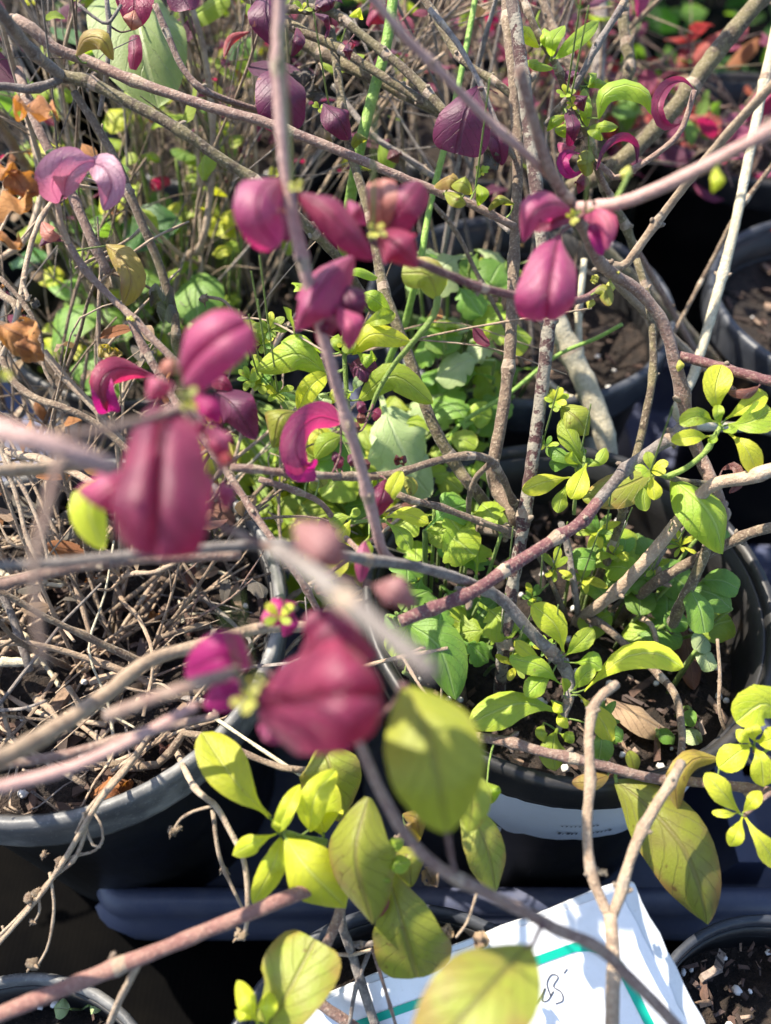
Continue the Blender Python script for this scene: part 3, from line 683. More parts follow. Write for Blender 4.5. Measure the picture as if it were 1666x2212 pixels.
# dark green hedge behind everything: a mass of leaves on twigs
def hedge(label, x0, x1, y0, y1, z1, n, seed, mats):
    rg = random.Random(seed); t = thing('hedge', label, 'hedge', ((x0+x1)/2, (y0+y1)/2, 0)); o = t.location
    for mi, mt in enumerate(mats):
        vs, fs, uv = [], [], []
        for k in range(n // len(mats)):
            x = rg.uniform(x0, x1); y = rg.uniform(y0, y1); top = z1 * (.75 + .25*math.sin(x*9 + seed) * math.cos(y*7)); z = top * rg.random() ** .5
            c = V((x, y, z)) + rvec(rg, .01); dr = (rvec(rg) + V((0, -.4, .1))).normalized(); s = rg.uniform(.014, .034)
            b = dr.cross(rvec(rg)).normalized() * s * rg.uniform(.2, .32); nn = b.cross(dr).normalized()*s*.08; i = len(vs)
            vs += [c, c + dr*s*.3 + b - nn, c + dr*s*.3 - b - nn, c + dr*s*.7 + b*.9 - nn, c + dr*s*.7 - b*.9 - nn, c + dr*s, c + dr*s*.3, c + dr*s*.7]
            uv += [(.5, 0), (1, .3), (0, .3), (1, .7), (0, .7), (.5, 1), (.5, .3), (.5, .7)]
            fs += [(i, i+1, i+6), (i, i+6, i+2), (i+6, i+1, i+3, i+7), (i+2, i+6, i+7, i+4), (i+7, i+3, i+5), (i+4, i+7, i+5)]
        tag(link('foliage', mesh('foliage', [v - o for v in vs], fs, uv), M[mt], t), None, kind='stuff')
    for k in range(14):
        b = V((rg.uniform(x0, x1), rg.uniform(y0, y1), 0)); vs, fs, uv = [], [], []
        C, _ = catmull([b, b + V((rg.uniform(-.05, .05), rg.uniform(-.05, .05), z1*.5)), b + V((rg.uniform(-.1, .1), rg.uniform(-.1, .1), z1*.95))], 8)
        tube_into(vs, fs, uv, C, [.004 - .0003*i for i in range(9)], 7); link('branch', mesh('branch', [v - o for v in vs], fs, uv), M['s_brn'], t)
hedge('dark green hedge of small leaves behind the red-leaved plants', .17, 1.3, .72, 1.35, .40, 9000, 5, ['dgr', 'grn', 'dgr'])
hedge('green hedge of small leaves behind the thin grey stems', -1.0, .14, .92, 1.4, .36, 5000, 6, ['dgr', 'grn', 'yg'])
# ================================================================ the shrubs in front, stem by stem and leaf by leaf
def root(key, dx=0, dy=0, dz=-.004): p = POTS[key]; return ('w', p[0] + dx, p[1] + dy, p[2] + dz)
def soilpt(x, y, z=.116): p = onz(x, y, z); return ('w', p.x, p.y, p.z - .004)
def plant(name, label, cat, key, dx=0, dy=0, group=None):
    p = POTS[key]; return thing(name, label, cat, (p[0] + dx, p[1] + dy, p[2]), group)
A = plant('leafy_shrub', 'shrub with peeling trunk and lime shoots in the white-labelled pot', 'shrub', 'main')
B = plant('leafy_shrub', 'shrub with long wine-coloured branches and broad plum leaves rooted among dry twigs', 'shrub', 'left', -.02, .0)
C_ = plant('leafy_shrub', 'shrub with dark olive branches, arching over broad green weeds', 'shrub', 'backl', 0, .02)
D = plant('leafy_shrub', 'tall shrub with bare speckled stems and dark plum leaves over the back pot', 'shrub', 'back', 0, .02)
E = plant('leafy_shrub', 'golden-leaved shrub with a forked tan stem growing beside the white card', 'shrub', 'f_mid', .01, 0)
F = plant('leafy_shrub', 'shrub with pale stout canes and curled purple leaves behind bare dark soil', 'shrub', 'backr', 0, 0)
G = plant('leafy_shrub', 'golden-tipped shrub reaching in over the sky-tinted tray', 'shrub', 'right', 0, 0)

# ---- A: main shrub --------------------------------------------------------------------------------
S(A, 's_pat', 15, 17, [soilpt(1078, 1510), (1095, 1395, .287), (1116, 1250, .284), (1135, 1150, .28), (1152, 1010), (1168, 850), (1177, 720, .268), (1172, 600), (1158, 430), (1140, 270), (1122, 110), (1100, -40, .27)], nodes=4)
S(A, 's_pur', 17, 14, [soilpt(1570, 1190), (1545, 1090, .285), (1505, 985, .28), (1482, 915, .275), (1468, 850), (1452, 785), (1425, 700), (1375, 635), (1325, 603, .255), (1288, 575), (1258, 505), (1236, 450, .215), (1208, 405), (1178, 340), (1150, 250), (1122, 145, .185)], nodes=5)
S(A, 's_pnk', 15, 17, [(1240, 448, .214), (1295, 445), (1360, 430, .195), (1450, 392), (1560, 335), (1666, 275, .165), (1800, 200, .16)], nodes=2)
S(A, 's_gry', 15, 15, [(1480, 915, .275), (1430, 955), (1370, 1010), (1290, 1085, .26)], nodes=2)
S(A, 's_wine', 15, 17, [(1292, 1083, .26), (1225, 1148), (1135, 1212, .25), (1050, 1262), (960, 1300), (865, 1342, .235)], nodes=5)
S(A, 's_gry', 15, 11, [soilpt(1235, 1475), (1215, 1438, .27), (1150, 1372), (1085, 1300), (1030, 1268, .25), (950, 1236), (860, 1214), (740, 1200, .205), (600, 1188), (430, 1190, .175), (250, 1200), (60, 1215, .16), (-120, 1230, .155)], nodes=6)
S(A, 's_wine', 12, 13, [(1455, 765, .268), (1520, 782), (1600, 806), (1680, 828, .25), (1800, 850, .25)], nodes=2)
S(A, 's_tan', 14, 17, [soilpt(1240, 1352), (1290, 1310, .30), (1340, 1262), (1400, 1195), (1470, 1108), (1530, 1046, .26), (1600, 1030), (1680, 1005, .25), (1800, 990, .25)], nodes=4)
S(A, 's_brn', 13, 13, [soilpt(1320, 1345), (1400, 1270, .30), (1480, 1222), (1560, 1185), (1640, 1150, .28), (1760, 1120, .275)], nodes=3)
S(A, 's_oli', 11, 9, [soilpt(1268, 1290), (1300, 1230, .31), (1340, 1130), (1355, 1080, .29), (1385, 950), (1408, 830), (1412, 740, .29), (1400, 640), (1375, 560, .29)], nodes=5)
S(A, 's_gry', 8, 8, [soilpt(1255, 1350), (1240, 1290, .302), (1222, 1180), (1212, 1130, .295)], nodes=2)
S(A, 's_gry', 6, 5, [soilpt(1285, 1350), (1390, 1250, .305), (1440, 1180, .30), (1490, 1130, .295)], nodes=2)
S(A, 's_brn', 11, 9, [soilpt(1240, 1355), (1280, 1340, .306), (1350, 1390, .30), (1420, 1450), (1462, 1500, .285), (1475, 1580), (1470, 1650, .26)], nodes=2)
S(A, 's_oli', 16, 12, [soilpt(1430, 1400), (1460, 1330, .295), (1492, 1265, .29), (1525, 1190, .285), (1540, 1120, .283)], nodes=1)
S(A, 's_brn', 8, 6, [soilpt(1375, 1410), (1340, 1380, .306), (1270, 1335, .306)], nodes=2)
S(A, 's_tan', 9, 6, [soilpt(1350, 1320), (1395, 1340, .30), (1415, 1370, .30), (1420, 1420, .30)], nodes=2)
S(A, 's_oli', 7, 6, [soilpt(1235, 1340), (1205, 1290, .30), (1170, 1215, .295), (1150, 1180, .29)], nodes=1)
S(A, 's_pur', 13, 12, [(1010, 1590, .262), (1080, 1605), (1160, 1628), (1290, 1655, .25), (1400, 1680), (1500, 1688), (1680, 1712, .25), (1850, 1740, .255)], nodes=5)
S(A, 's_tan', 5, 4, [soilpt(1640, 1650), (1560, 1560, .285), (1555, 1450), (1550, 1380, .285)], nodes=2)
S(A, 's_wine', 11, 10, [(905, 567, .20), (960, 590), (1040, 622), (1120, 640, .225), (1200, 655), (1262, 645, .25), (1300, 622, .257)], nodes=1)
for (x, y, d, r) in ((1465, 775, .265, 9), (1272, 640, .255, 9), (1318, 605, .252, 10)): L(A, 'bud', 'el', r*2.2, [(x, y, d), (x + 2, y + r*1.6, d - .001), (x - 1, y + r*3, d)], fold=.5, cup=.4)
for (x, y) in ((1285, 603), (1330, 590)): crumple(A, 'bud', x, y, .25, 12, 'bud', x)
L(A, 'olv', 'el', 30, [(1285, 632, .25), (1305, 625), (1318, 660, .248)], fold=.5)
# the stout branch's pink leaf cluster near the fork
L(A, 'pnk', 'be', 128, [(1208, 505, .205), (1197, 560, .196), (1184, 640, .193), (1180, 688, .198)], fold=.12, cup=.1, roll=-.1, nl=20, nw=14, puff=.24)
L(A, 'pnk', 'el', 62, [(1240, 455, .21), (1195, 438, .20), (1150, 462, .197), (1132, 522, .203)], fold=.4, cup=.4, nl=16, nw=8)
L(A, 'plm', 'el', 40, [(1235, 465, .212), (1200, 475, .206), (1150, 500, .205)], fold=-.4)
L(A, 'pnk', 'el', 42, [(1250, 458, .21), (1295, 458, .20), (1316, 490, .198), (1310, 540, .20)], fold=.4, cup=.3)
L(A, 'mag', 'el', 34, [(1285, 470, .212), (1290, 510, .208), (1300, 552, .21)], fold=-.3)
rosette(A, 1238, 470, .202, 5, 22, ['yel', 'bud'])
L(A, 'bud', 'el', 26, [(1352, 395, .20), (1354, 375, .198), (1362, 358, .20)], fold=.5)
S(A, 's_grn', 8, 5, [(1330, 435, .20), (1345, 405), (1360, 372, .198)], nodes=0)
L(A, 'yel', 'el', 28, [(1548, 360, .175), (1552, 390, .173), (1540, 416, .175)], fold=.5)
# lime shoots low on the trunk
rosette(A, 1198, 868, .272, 9, 34, ['yg', 'yel', 'yg'], wr=.48)
L(A, 'olv', 'ov', 66, [(1212, 878, .272), (1245, 902, .268), (1272, 940, .272)], fold=.2)
L(A, 'yg', 'ob', 44, [(1268, 1010, .272), (1240, 955, .268), (1213, 905, .27)], fold=.3)
L(A, 'yel', 'ob', 44, [(1232, 1030, .27), (1180, 1040, .265), (1128, 1060, .266)], fold=.2)
L(A, 'yel', 'ob', 46, [(1268, 1000, .268), (1248, 1050, .263), (1234, 1078, .264)], fold=-.3)
L(A, 'yg', 'ob', 34, [(1225, 1045, .27), (1212, 1080, .267), (1205, 1108, .267)], fold=.2)
L(A, 'grn', 'ob', 34, [(1250, 1010, .275), (1215, 985, .275), (1185, 968, .277)]); L(A, 'grn', 'ob', 34, [(1235, 1005, .276), (1205, 1000, .277), (1186, 1003, .278)])
L(A, 'yg', 'ob', 26, [(1265, 1010, .27), (1295, 995, .268), (1310, 968, .27)]); L(A, 'yg', 'ob', 26, [(1260, 1005, .27), (1235, 990), (1232, 978, .266)])
S(A, 's_grn', 5, 4, [(1240, 1110, .282), (1245, 1060, .275), (1262, 1010, .27), (1255, 960, .272), (1215, 885, .272), (1198, 870, .272)], nodes=0, buds=False)
L(A, 'olv', 'el', 78, [(1412, 1020, .285), (1345, 1052, .28), (1258, 1078, .282)], fold=.15, name='leaf')
rosette(A, 1405, 1018, .262, 5, 40, ['yel', 'yg'], wr=.55)
L(A, 'yel', 'ob', 32, [(1405, 1025, .262), (1412, 1055, .26), (1414, 1080, .26)]); L(A, 'yg', 'ob', 36, [(1400, 1040, .266), (1392, 1075, .264), (1395, 1104, .264)])
S(A, 's_grn', 8, 6, [(1440, 1030, .268), (1480, 1012), (1525, 975, .26), (1556, 922, .257)], nodes=1, buds=False)
S(A, 's_grn', 6, 4, [(1440, 1030, .268), (1425, 1026), (1405, 1020, .263)], nodes=0, buds=False)
S(A, 's_oli', 8, 8, [(1530, 1045, .275), (1480, 1040, .27), (1440, 1030, .268)], nodes=0, buds=False)
for (w_, p, m) in ((58, [(1552, 895), (1546, 845), (1560, 788)], 'yel'), (44, [(1568, 905), (1610, 880), (1656, 848)], 'yel'), (68, [(1572, 918), (1620, 912), (1668, 885)], 'yg'),
                   (38, [(1548, 912), (1505, 900), (1468, 916)], 'yg'), (34, [(1535, 942), (1492, 944), (1450, 952)], 'yel'), (48, [(1575, 935), (1612, 968), (1636, 1022)], 'yel'),
                   (24, [(1556, 920), (1551, 895), (1552, 875)], 'yg'), (20, [(1560, 928), (1575, 930), (1590, 922)], 'yg'), (16, [(1550, 938), (1540, 950), (1530, 952)], 'yg')):
    L(A, m, 'ob', w_, [(p[0][0], p[0][1], .257), (p[1][0], p[1][1], .252), (p[2][0], p[2][1], .254)], fold=-.2, cup=-.1)
L(A, 'yg', 'ov', 100, [(1450, 1032, .27), (1505, 1075, .262), (1545, 1130, .26), (1562, 1196, .264)], fold=.35, cup=.2, nl=16, nw=8)
L(A, 'mar', 'el', 20, [(1560, 1014, .26), (1588, 1008, .257), (1598, 1040, .256), (1575, 1066, .258)], fold=-.4)
L(A, 'mar', 'el', 26, [(1640, 835, .252), (1608, 845, .25), (1572, 845, .252)], fold=.5, cup=.4)
# the low golden shoot
S(A, 's_gry', 15, 8, [(1215, 1438, .268), (1228, 1470, .268), (1226, 1520, .266), (1205, 1580, .264)], nodes=1)
for (w_, p, m, f) in ((58, [(1218, 1410), (1200, 1350), (1150, 1305)], 'yel', -.2), (40, [(1222, 1415), (1252, 1390), (1282, 1358)], 'yg', -.3), (46, [(1212, 1478), (1170, 1440), (1100, 1420)], 'yg', .3),
                      (46, [(1195, 1452), (1160, 1480), (1136, 1506)], 'yg', .1), (30, [(1180, 1440), (1135, 1405), (1112, 1384)], 'yel', .2), (66, [(1262, 1492), (1345, 1422), (1420, 1412), (1476, 1442)], 'yel', .25),
                      (44, [(1240, 1432), (1275, 1430), (1300, 1445)], 'yg', .3), (38, [(1240, 1490), (1262, 1460), (1285, 1442)], 'yg', -.3), (52, [(1250, 1500), (1300, 1555), (1322, 1602)], 'yel', .2),
                      (78, [(1205, 1535), (1120, 1520), (1015, 1562)], 'yg', .2), (22, [(1190, 1512), (1205, 1530), (1215, 1540)], 'yel', .2), (24, [(1205, 1538), (1214, 1555), (1228, 1572)], 'yel', .2),
                      (58, [(1205, 1572), (1196, 1610), (1200, 1664)], 'yg', .2), (26, [(1175, 1560), (1170, 1580), (1176, 1602)], 'yg', .2), (26, [(1210, 1585), (1226, 1590), (1238, 1606)], 'yg', .2),
                      (50, [(1290, 1570), (1300, 1600), (1292, 1650)], 'grn', .1), (40, [(1300, 1600), (1330, 1590), (1345, 1600)], 'grn', .1)):
    n = len(p); L(A, m, 'ob', w_, [(q[0], q[1], .262 - (.006 if 0 < i else 0)) for i, q in enumerate(p)], fold=f, cup=.1)
L(A, 'yg', 'ob', 20, [(1218, 1500, .262), (1222, 1480, .258), (1218, 1465, .257)], fold=.3)
# hanging olive leaves on the purple side stem
L(A, 'olv', 'ov', 148, [(1330, 1688, .252), (1385, 1728, .247), (1470, 1822, .24), (1512, 1920, .24), (1527, 1996, .245)], fold=.35, cup=.2, roll=.05, nl=20, nw=10)
L(A, 'mus', 'el', 46, [(1556, 1638, .25), (1500, 1640, .245), (1462, 1690, .242), (1464, 1752, .246)], fold=.5, cup=.2)
L(A, 'mus', 'el', 38, [(1315, 1675, .25), (1275, 1690, .247), (1236, 1690, .247)], fold=.2); L(A, 'olv', 'el', 30, [(1372, 1670, .252), (1365, 1640, .25), (1358, 1622, .25)], fold=.4)

# ---- D: tall bare stems over the back pot ---------------------------------------------------------
S(D, 's_brn', 14, 12, [root('main', -.03, .06, -.004), (1110, 1140, .292), (1075, 1060, .29), (1066, 1020), (1075, 970), (1092, 860), (1108, 700, .28), (1116, 540), (1119, 380), (1112, 210), (1108, 120, .28), (1095, -40, .285)], nodes=7)
S(D, 's_pal', 22, 28, [root('back', .03, -.03, -.01), (1315, 1060, .375), (1320, 965, .36), (1300, 890), (1255, 785), (1205, 690, .35), (1185, 620, .35)], nodes=2, buds=False)
S(D, 's_oli', 14, 10, [soilpt(1085, 1140), (1040, 1080, .295), (985, 1010), (940, 930, .285), (908, 845), (880, 755), (845, 660, .28), (815, 560), (780, 420), (755, 320, .285), (735, 180), (715, 60, .29)], nodes=6)
S(D, 's_pal', 10, 8, [root('back', .01, .0, -.01), (1250, 860, .37), (1255, 720, .36), (1262, 560, .36)], nodes=2)
S(D, 's_brn', 10, 9, [(720, 1030, .245), (790, 1030), (860, 1020), (940, 996, .255), (1010, 985), (1055, 994, .262), (1082, 1025), (1100, 1065, .28), (1112, 1090, .288)], nodes=5)
S(D, 's_brn', 8, 7, [(1062, 998, .263), (1030, 1030), (1015, 1070, .28), (1012, 1110, .29)], nodes=1)
S(D, 's_pur', 10, 9, [(500, 1010, .225), (580, 1018), (650, 1025, .235), (735, 1028, .243)], nodes=2)
S(D, 's_brn', 9, 8, [(860, 1068, .258), (950, 1100), (1060, 1138, .275), (1120, 1155, .285)], nodes=4)
S(D, 's_pur', 8, 7, [(560, 1035, .25), (640, 1060), (700, 1090), (740, 1150, .26), (780, 1195, .25)], nodes=2)
S(D, 's_oli', 13, 10, [(480, -30, .30), (560, 10), (650, 62, .29), (720, 100), (820, 160), (900, 205), (955, 238, .28)], nodes=4)
S(D, 's_oli', 10, 12, [(600, 20, .29), (700, 20, .285), (780, 75), (850, 130), (920, 205), (965, 245, .275)], nodes=4)
S(D, 's_oli', 15, 14, [(640, 85, .31), (740, 140), (840, 190), (940, 240, .30), (1010, 270, .30)], nodes=2)
S(D, 's_oli', 10, 9, [(905, -20, .29), (940, 40), (985, 110), (1020, 150), (1080, 190, .28), (1116, 215, .28)], nodes=3)
S(D, 's_gry', 7, 6, [(928, 20, .27), (985, 90), (1020, 150), (1060, 230), (1090, 300, .27), (1110, 340, .277)], nodes=3)
S(D, 's_pnk', 9, 12, [(1190, 385, .21), (1120, 320, .195), (1030, 240), (960, 170), (880, 90), (800, -10, .17), (760, -60, .168)], nodes=2)
S(D, 's_gry', 8, 7, [(720, 185, .33), (800, 290), (880, 345), (960, 400, .32), (1060, 460), (1100, 500, .30)], nodes=3)
S(D, 's_tan', 6, 5, [(900, 160, .33), (960, 115, .33)], nodes=0, buds=False); S(D, 's_tan', 6, 6, [(870, 180, .34), (820, 240, .35), (780, 300, .36)], nodes=0, buds=False)
S(D, 's_brn', 6, 5, [(935, 440, .31), (985, 500), (1030, 590, .32), (1090, 700, .33), (1130, 790, .34)], nodes=3)
# foreground pink stem down the middle
S(D, 's_pnk', 17, 13, [(618, -60, .165), (606, 20), (600, 140), (606, 290, .175), (625, 450), (655, 590, .185), (698, 735), (738, 870, .20), (773, 980), (800, 1080, .215), (826, 1185), (850, 1214, .232)], nodes=4)
# plum leaves at the top
for (m, sh, w_, p, d_, f) in (
    ('pur', 'cp', 108, [(606, 148), (612, 205), (618, 284)], .275, .04), ('pur', 'el', 62, [(698, 224), (730, 255), (754, 302)], .28, .15), ('pur', 'ov', 76, [(580, -25), (578, 35), (600, 102)], .28, .3),
    ('pur', 'el', 22, [(752, 92), (754, 108), (755, 130)], .28, .5), ('pur', 'be', 122, [(1034, 190), (1008, 240), (985, 332)], .265, .15), ('pur', 'el', 42, [(1045, 285), (1075, 305), (1084, 358)], .272, -.2),
    ('pur', 'el', 28, [(640, 60), (642, 88), (628, 122)], .285, .4), ('pur', 'el', 60, [(698, -20), (712, 5), (716, 30)], .285, .3), ('pur', 'el', 16, [(680, 28), (706, 38), (712, 62), (702, 84)], .28, .4),
    ('plm', 'ov', 64, [(800, 10), (820, 25), (840, 45)], .32, .2), ('yel', 'el', 18, [(755, 35), (775, 25), (785, 42)], .30, .3), ('mus', 'el', 36, [(1008, 412), (975, 385), (938, 402)], .265, .3),
    ('olv', 'el', 34, [(962, 415), (990, 430), (1006, 442)], .262, .2), ('olv', 'el', 36, [(975, 398), (1000, 395), (1022, 418)], .26, .2), ('yg', 'el', 28, [(1034, 398), (1042, 420), (1032, 444)], .268, .3),
    ('olv', 'el', 20, [(1112, 440), (1080, 430), (1052, 456)], .272, .4), ('mar', 'el', 34, [(845, 320), (855, 335), (862, 352)], .32, .3), ('plm', 'el', 24, [(748, 90), (760, 100), (768, 92)], .3, .3),
    ('olv', 'el', 22, [(795, 300), (775, 298), (755, 325)], .285, .4)):
    L(D, m, sh, w_, [(q[0], q[1], d_ - (.006 if i == 1 else 0)) for i, q in enumerate(p)], fold=f, cup=.25, nl=14, nw=8)
crumple(D, 'gry', 1062, 345, .27, 26, seed=4); crumple(D, 'gry', 655, 165, .30, 30, seed=5); crumple(D, 'gry', 675, 200, .30, 26, seed=6); crumple(D, 'tan', 700, 300, .31, 26, seed=7)
rosette(D, 655, 22, .278, 4, 24, ['yg', 'yel'], wr=.5); rosette(D, 1040, 372, .27, 7, 20, ['yg', 'yel'], wr=.5); rosette(D, 690, 235, .285, 5, 18, ['yg'])
# pink leaves on the blurred stem (front)
for (m, sh, w_, p, f, c_) in (
    ('pnk', 'cp', 92, [(604, 384, .18), (566, 410, .171), (560, 475, .17), (600, 534, .177)], .3, .3),
    ('pur', 'cp', 60, [(606, 420, .186), (600, 460, .186), (606, 520, .186)], .2, .2),  # dark blade added as the shaded half of the pink leaf above
    ('plm', 'el', 72, [(640, 412, .18), (700, 448, .175), (760, 512, .176), (806, 562, .182)], .35, .35),
    ('pnk', 'el', 34, [(792, 486, .195), (772, 455, .19), (752, 432, .192)], .4, .3),
    ('sal', 'cp', 66, [(828, 500, .192), (826, 440, .186), (822, 388, .188)], -.3, .2),
    ('plm', 'cp', 76, [(832, 502, .192), (872, 440, .184), (908, 392, .186)], .2, .3),
    ('plm', 'ov', 88, [(818, 496, .19), (858, 528, .182), (905, 578, .186)], .35, .3),
    ('pnk', 'ov', 92, [(768, 548, .195), (712, 596, .187), (665, 665, .184), (640, 715, .19)], .45, .4),
    ('pur', 'ov', 74, [(735, 612, .192), (756, 650, .188), (766, 700, .192)], .2, .2),
    ('pnk', 'el', 54, [(728, 660, .188), (760, 700, .183), (752, 755, .187)], .35, .3),
    ('plm', 'el', 60, [(690, 660, .196), (700, 700, .19), (690, 745, .194)], .3, .3)):
    L(D, m, sh, w_, p, fold=f, cup=c_, nl=18, nw=10)
rosette(D, 640, 408, .172, 4, 22, ['yel', 'bud']); rosette(D, 812, 502, .186, 6, 26, ['yel', 'bud'])
S(D, 's_wine', 9, 9, [(800, 520, .195), (850, 545, .197), (905, 567, .20)], nodes=0)
# curled pink leaf, buds and little leaves where the thin branches cross
L(D, 'pnk', 'cp', 66, [(738, 912, .238), (690, 900, .23), (652, 925, .224), (640, 975, .222), (660, 1016, .226)], fold=.12, cup=.1, nl=22, nw=8, roll=-.45)
L(D, 'mag', 'cp', 52, [(632, 985, .224), (645, 1010, .225), (680, 1012, .23)], fold=-.2, cup=-.2)
L(D, 'pur', 'ov', 62, [(757, 788, .262), (785, 795, .258), (815, 822, .26)], fold=.1); L(D, 'olv', 'ov', 84, [(640, 890, .25), (606, 902, .243), (590, 968, .247)], fold=.4, cup=.3)
L(D, 'yg', 'ov', 44, [(738, 942, .25), (705, 958, .246), (680, 992, .248)], fold=.2); L(D, 'plm', 'ov', 56, [(836, 1036, .245), (826, 1075, .24), (808, 1118, .243)], fold=.4)
L(D, 'yel', 'ob', 34, [(828, 1112, .246), (846, 1062, .242), (868, 1018, .244)], fold=-.2)
for k, (x, y, a) in enumerate(((790, 890, 0), (780, 915, 1), (805, 905, 2), (770, 935, 1), (735, 1000, 0), (725, 1010, 2), (790, 1015, 1), (770, 1005, 0))):
    L(D, ('pur', 'mar', 'plm')[a], 'st', 20, [(x, y, .25), (x + 8*(a - 1), y - 12, .247), (x + 14*(a - 1), y - 24, .249)], fold=.3)
crumple(D, 'mar', 865, 995, .255, 18, 'leaf', 3); L(D, 'olv', 'el', 30, [(865, 1035, .262), (888, 1045), (888, 1072)], fold=.3)
# lime shoot at the centre
S(D, 's_grn', 7, 6, [(770, 1010, .262), (758, 930, .265), (750, 860, .265), (745, 780, .262), (742, 740, .26)], nodes=0, buds=False)
for (m, w_, p, f) in (('yg', 24, [(732, 608), (768, 585), (816, 600)], .3), ('yg', 40, [(766, 640), (800, 640), (842, 674)], .2), ('yg', 34, [(778, 705), (815, 690), (852, 676)], -.4), ('yel', 50, [(760, 765), (805, 722), (886, 738)], .3),
                      ('yg', 30, [(694, 762), (655, 735), (608, 738)], .2), ('yg', 66, [(704, 805), (640, 765), (556, 800)], .25), ('yel', 44, [(706, 808), (672, 835), (644, 886)], -.3), ('yg', 60, [(775, 865), (850, 812), (935, 872)], .25),
                      ('yg', 38, [(768, 758), (795, 775), (815, 775)], .2), ('pal', 22, [(762, 848), (770, 828), (782, 814)], -.2), ('yg', 22, [(752, 852), (745, 850), (748, 862)], .2), ('yg', 30, [(636, 630), (640, 620), (655, 612)], .2),
                      ('yg', 26, [(738, 765), (728, 745), (730, 722)], .2), ('yg', 24, [(748, 770), (758, 748), (752, 730)], .2), ('pal', 44, [(705, 850), (695, 865), (675, 868)], .1), ('yel', 28, [(745, 860), (722, 850), (712, 868)], .2)):
    L(D, m, 'ob' if w_ < 42 else 'el', w_, [(q[0], q[1], .262 - (.006 if i == 1 else 0)) for i, q in enumerate(p)], fold=f, cup=.1, nl=14)
rosette(D, 742, 745, .255, 6, 26, ['yg', 'yel'])
S(D, 's_grn', 9, 5, [(946, 640, .235), (938, 680), (900, 730, .24), (850, 790, .25), (815, 850), (795, 905, .26)], nodes=0, buds=False)
L(D, 'olv', 'cp', 66, [(945, 645, .235), (925, 595, .23), (868, 590, .232)], fold=.25)
# sprig below it
for (m, w_, p) in (('yg', 36, [(758, 1116), (738, 1118), (712, 1130)]), ('yel', 34, [(758, 1122), (745, 1145), (730, 1168)]), ('yel', 36, [(828, 1120), (875, 1110), (926, 1130)]), ('yg', 40, [(835, 1128), (865, 1150), (888, 1188)]),
                   ('yg', 28, [(798, 1155), (792, 1180), (800, 1200)]), ('yg', 30, [(690, 1030), (680, 1045), (690, 1052)]), ('olv', 36, [(670, 1030), (690, 1040), (698, 1052)]), ('yg', 20, [(752, 1120), (765, 1110), (775, 1098)])):
    L(D, m, 'ob', w_, [(q[0], q[1], .258) for q in p], fold=.1)
S(D, 's_grn', 5, 5, [(760, 1130, .26), (790, 1125, .26), (835, 1125, .26)], nodes=0, buds=False)
# left lime rosettes
for (x, y, l_) in ((582, 715, 42), (565, 745, 34), (578, 800, 44), (560, 830, 40), (600, 850, 40), (540, 820, 34)): rosette(D, x, y, .275, 8, l_, ['yg', 'yg', 'yel', 'grn'], wr=.42)
S(D, 's_grn', 6, 5, [(640, 920, .29), (605, 860, .28), (580, 800, .277), (582, 720, .277)], nodes=0, buds=False); S(D, 'reed', 8, 8, [(560, 840, .30), (640, 860), (735, 900, .30)], nodes=0, buds=False)

# ---- reeds --------------------------------------------------------------------------------------
rd = plant('reed', 'thick green reed stalk crossing behind the pink leaves', 'grass', 'back', -.045, .03)
S(rd, 'reed', 13, 13, [('w', rd.location.x, rd.location.y, rd.location.z - .004), (770, 650, .36), (742, 540, .33), (756, 440), (775, 330, .295), (803, 215), (836, 90, .29), (856, -60, .29)], nodes=1, buds=False, name='stalk', rough=.012, jit=0)
rd2 = plant('reed', 'thin bright green reed stalk beside the plum leaves', 'grass', 'back', -.02, .02)
S(rd2, 'reed', 8, 7, [('w', rd2.location.x, rd2.location.y, rd2.location.z - .004), (850, 800, .36), (878, 690, .33), (908, 565, .31), (930, 440), (965, 300, .31), (1000, 140), (1034, -40, .31)], nodes=1, buds=False, name='stalk', rough=.012, jit=0)
S(rd2, 'reed', 6, 5, [('w', rd2.location.x, rd2.location.y, rd2.location.z - .004), (965, 1080, .36), (970, 960, .34), (1010, 905, .335), (1100, 850), (1200, 770, .33), (1290, 730), (1345, 700, .32)], nodes=0, buds=False, name='stalk', rough=.012, jit=0)

# ---- F: pale canes and curled purple leaves at the upper right ----------------------------------------
S(F, 's_pal', 11, 12, [root('backr', -.05, -.055, -.01), (1478, 905, .33), (1505, 800, .325), (1545, 660), (1585, 505, .32), (1620, 330), (1650, 180, .32), (1690, 0, .32)], nodes=4)
S(F, 's_oli', 18, 22, [root('backr', -.06, -.02, -.01), (1250, 460, .37), (1330, 362, .345), (1400, 300), (1480, 215, .335), (1560, 105), (1640, 5, .33), (1700, -60, .33)], nodes=3)
S(F, 's_tan', 9, 13, [root('backr', -.06, -.03, -.01), (1325, 600, .29), (1352, 565), (1440, 445, .27), (1550, 310), (1670, 180, .23), (1800, 60, .22)], nodes=2)
S(F, 's_brn', 5, 7, [(1450, 730, .36), (1540, 560, .35), (1600, 450), (1690, 330, .33)], nodes=2)
S(F, 's_pur', 8, 7, [root('backr', -.07, -.02, -.01), (1304, 400, .30), (1330, 385, .29), (1360, 372), (1430, 325, .28), (1470, 285), (1488, 240), (1500, 195, .275)], nodes=5)
S(F, 's_oli', 11, 9, [(1370, 540, .32), (1320, 430, .31), (1285, 340, .30), (1262, 270, .295), (1235, 235, .29)], nodes=3)
S(F, 's_brn', 9, 8, [(1220, 195, .29), (1185, 110), (1150, 40, .28), (1120, -30, .28)], nodes=3); S(F, 's_brn', 12, 10, [(1240, 160, .32), (1200, 80), (1165, -20, .32)], nodes=3)
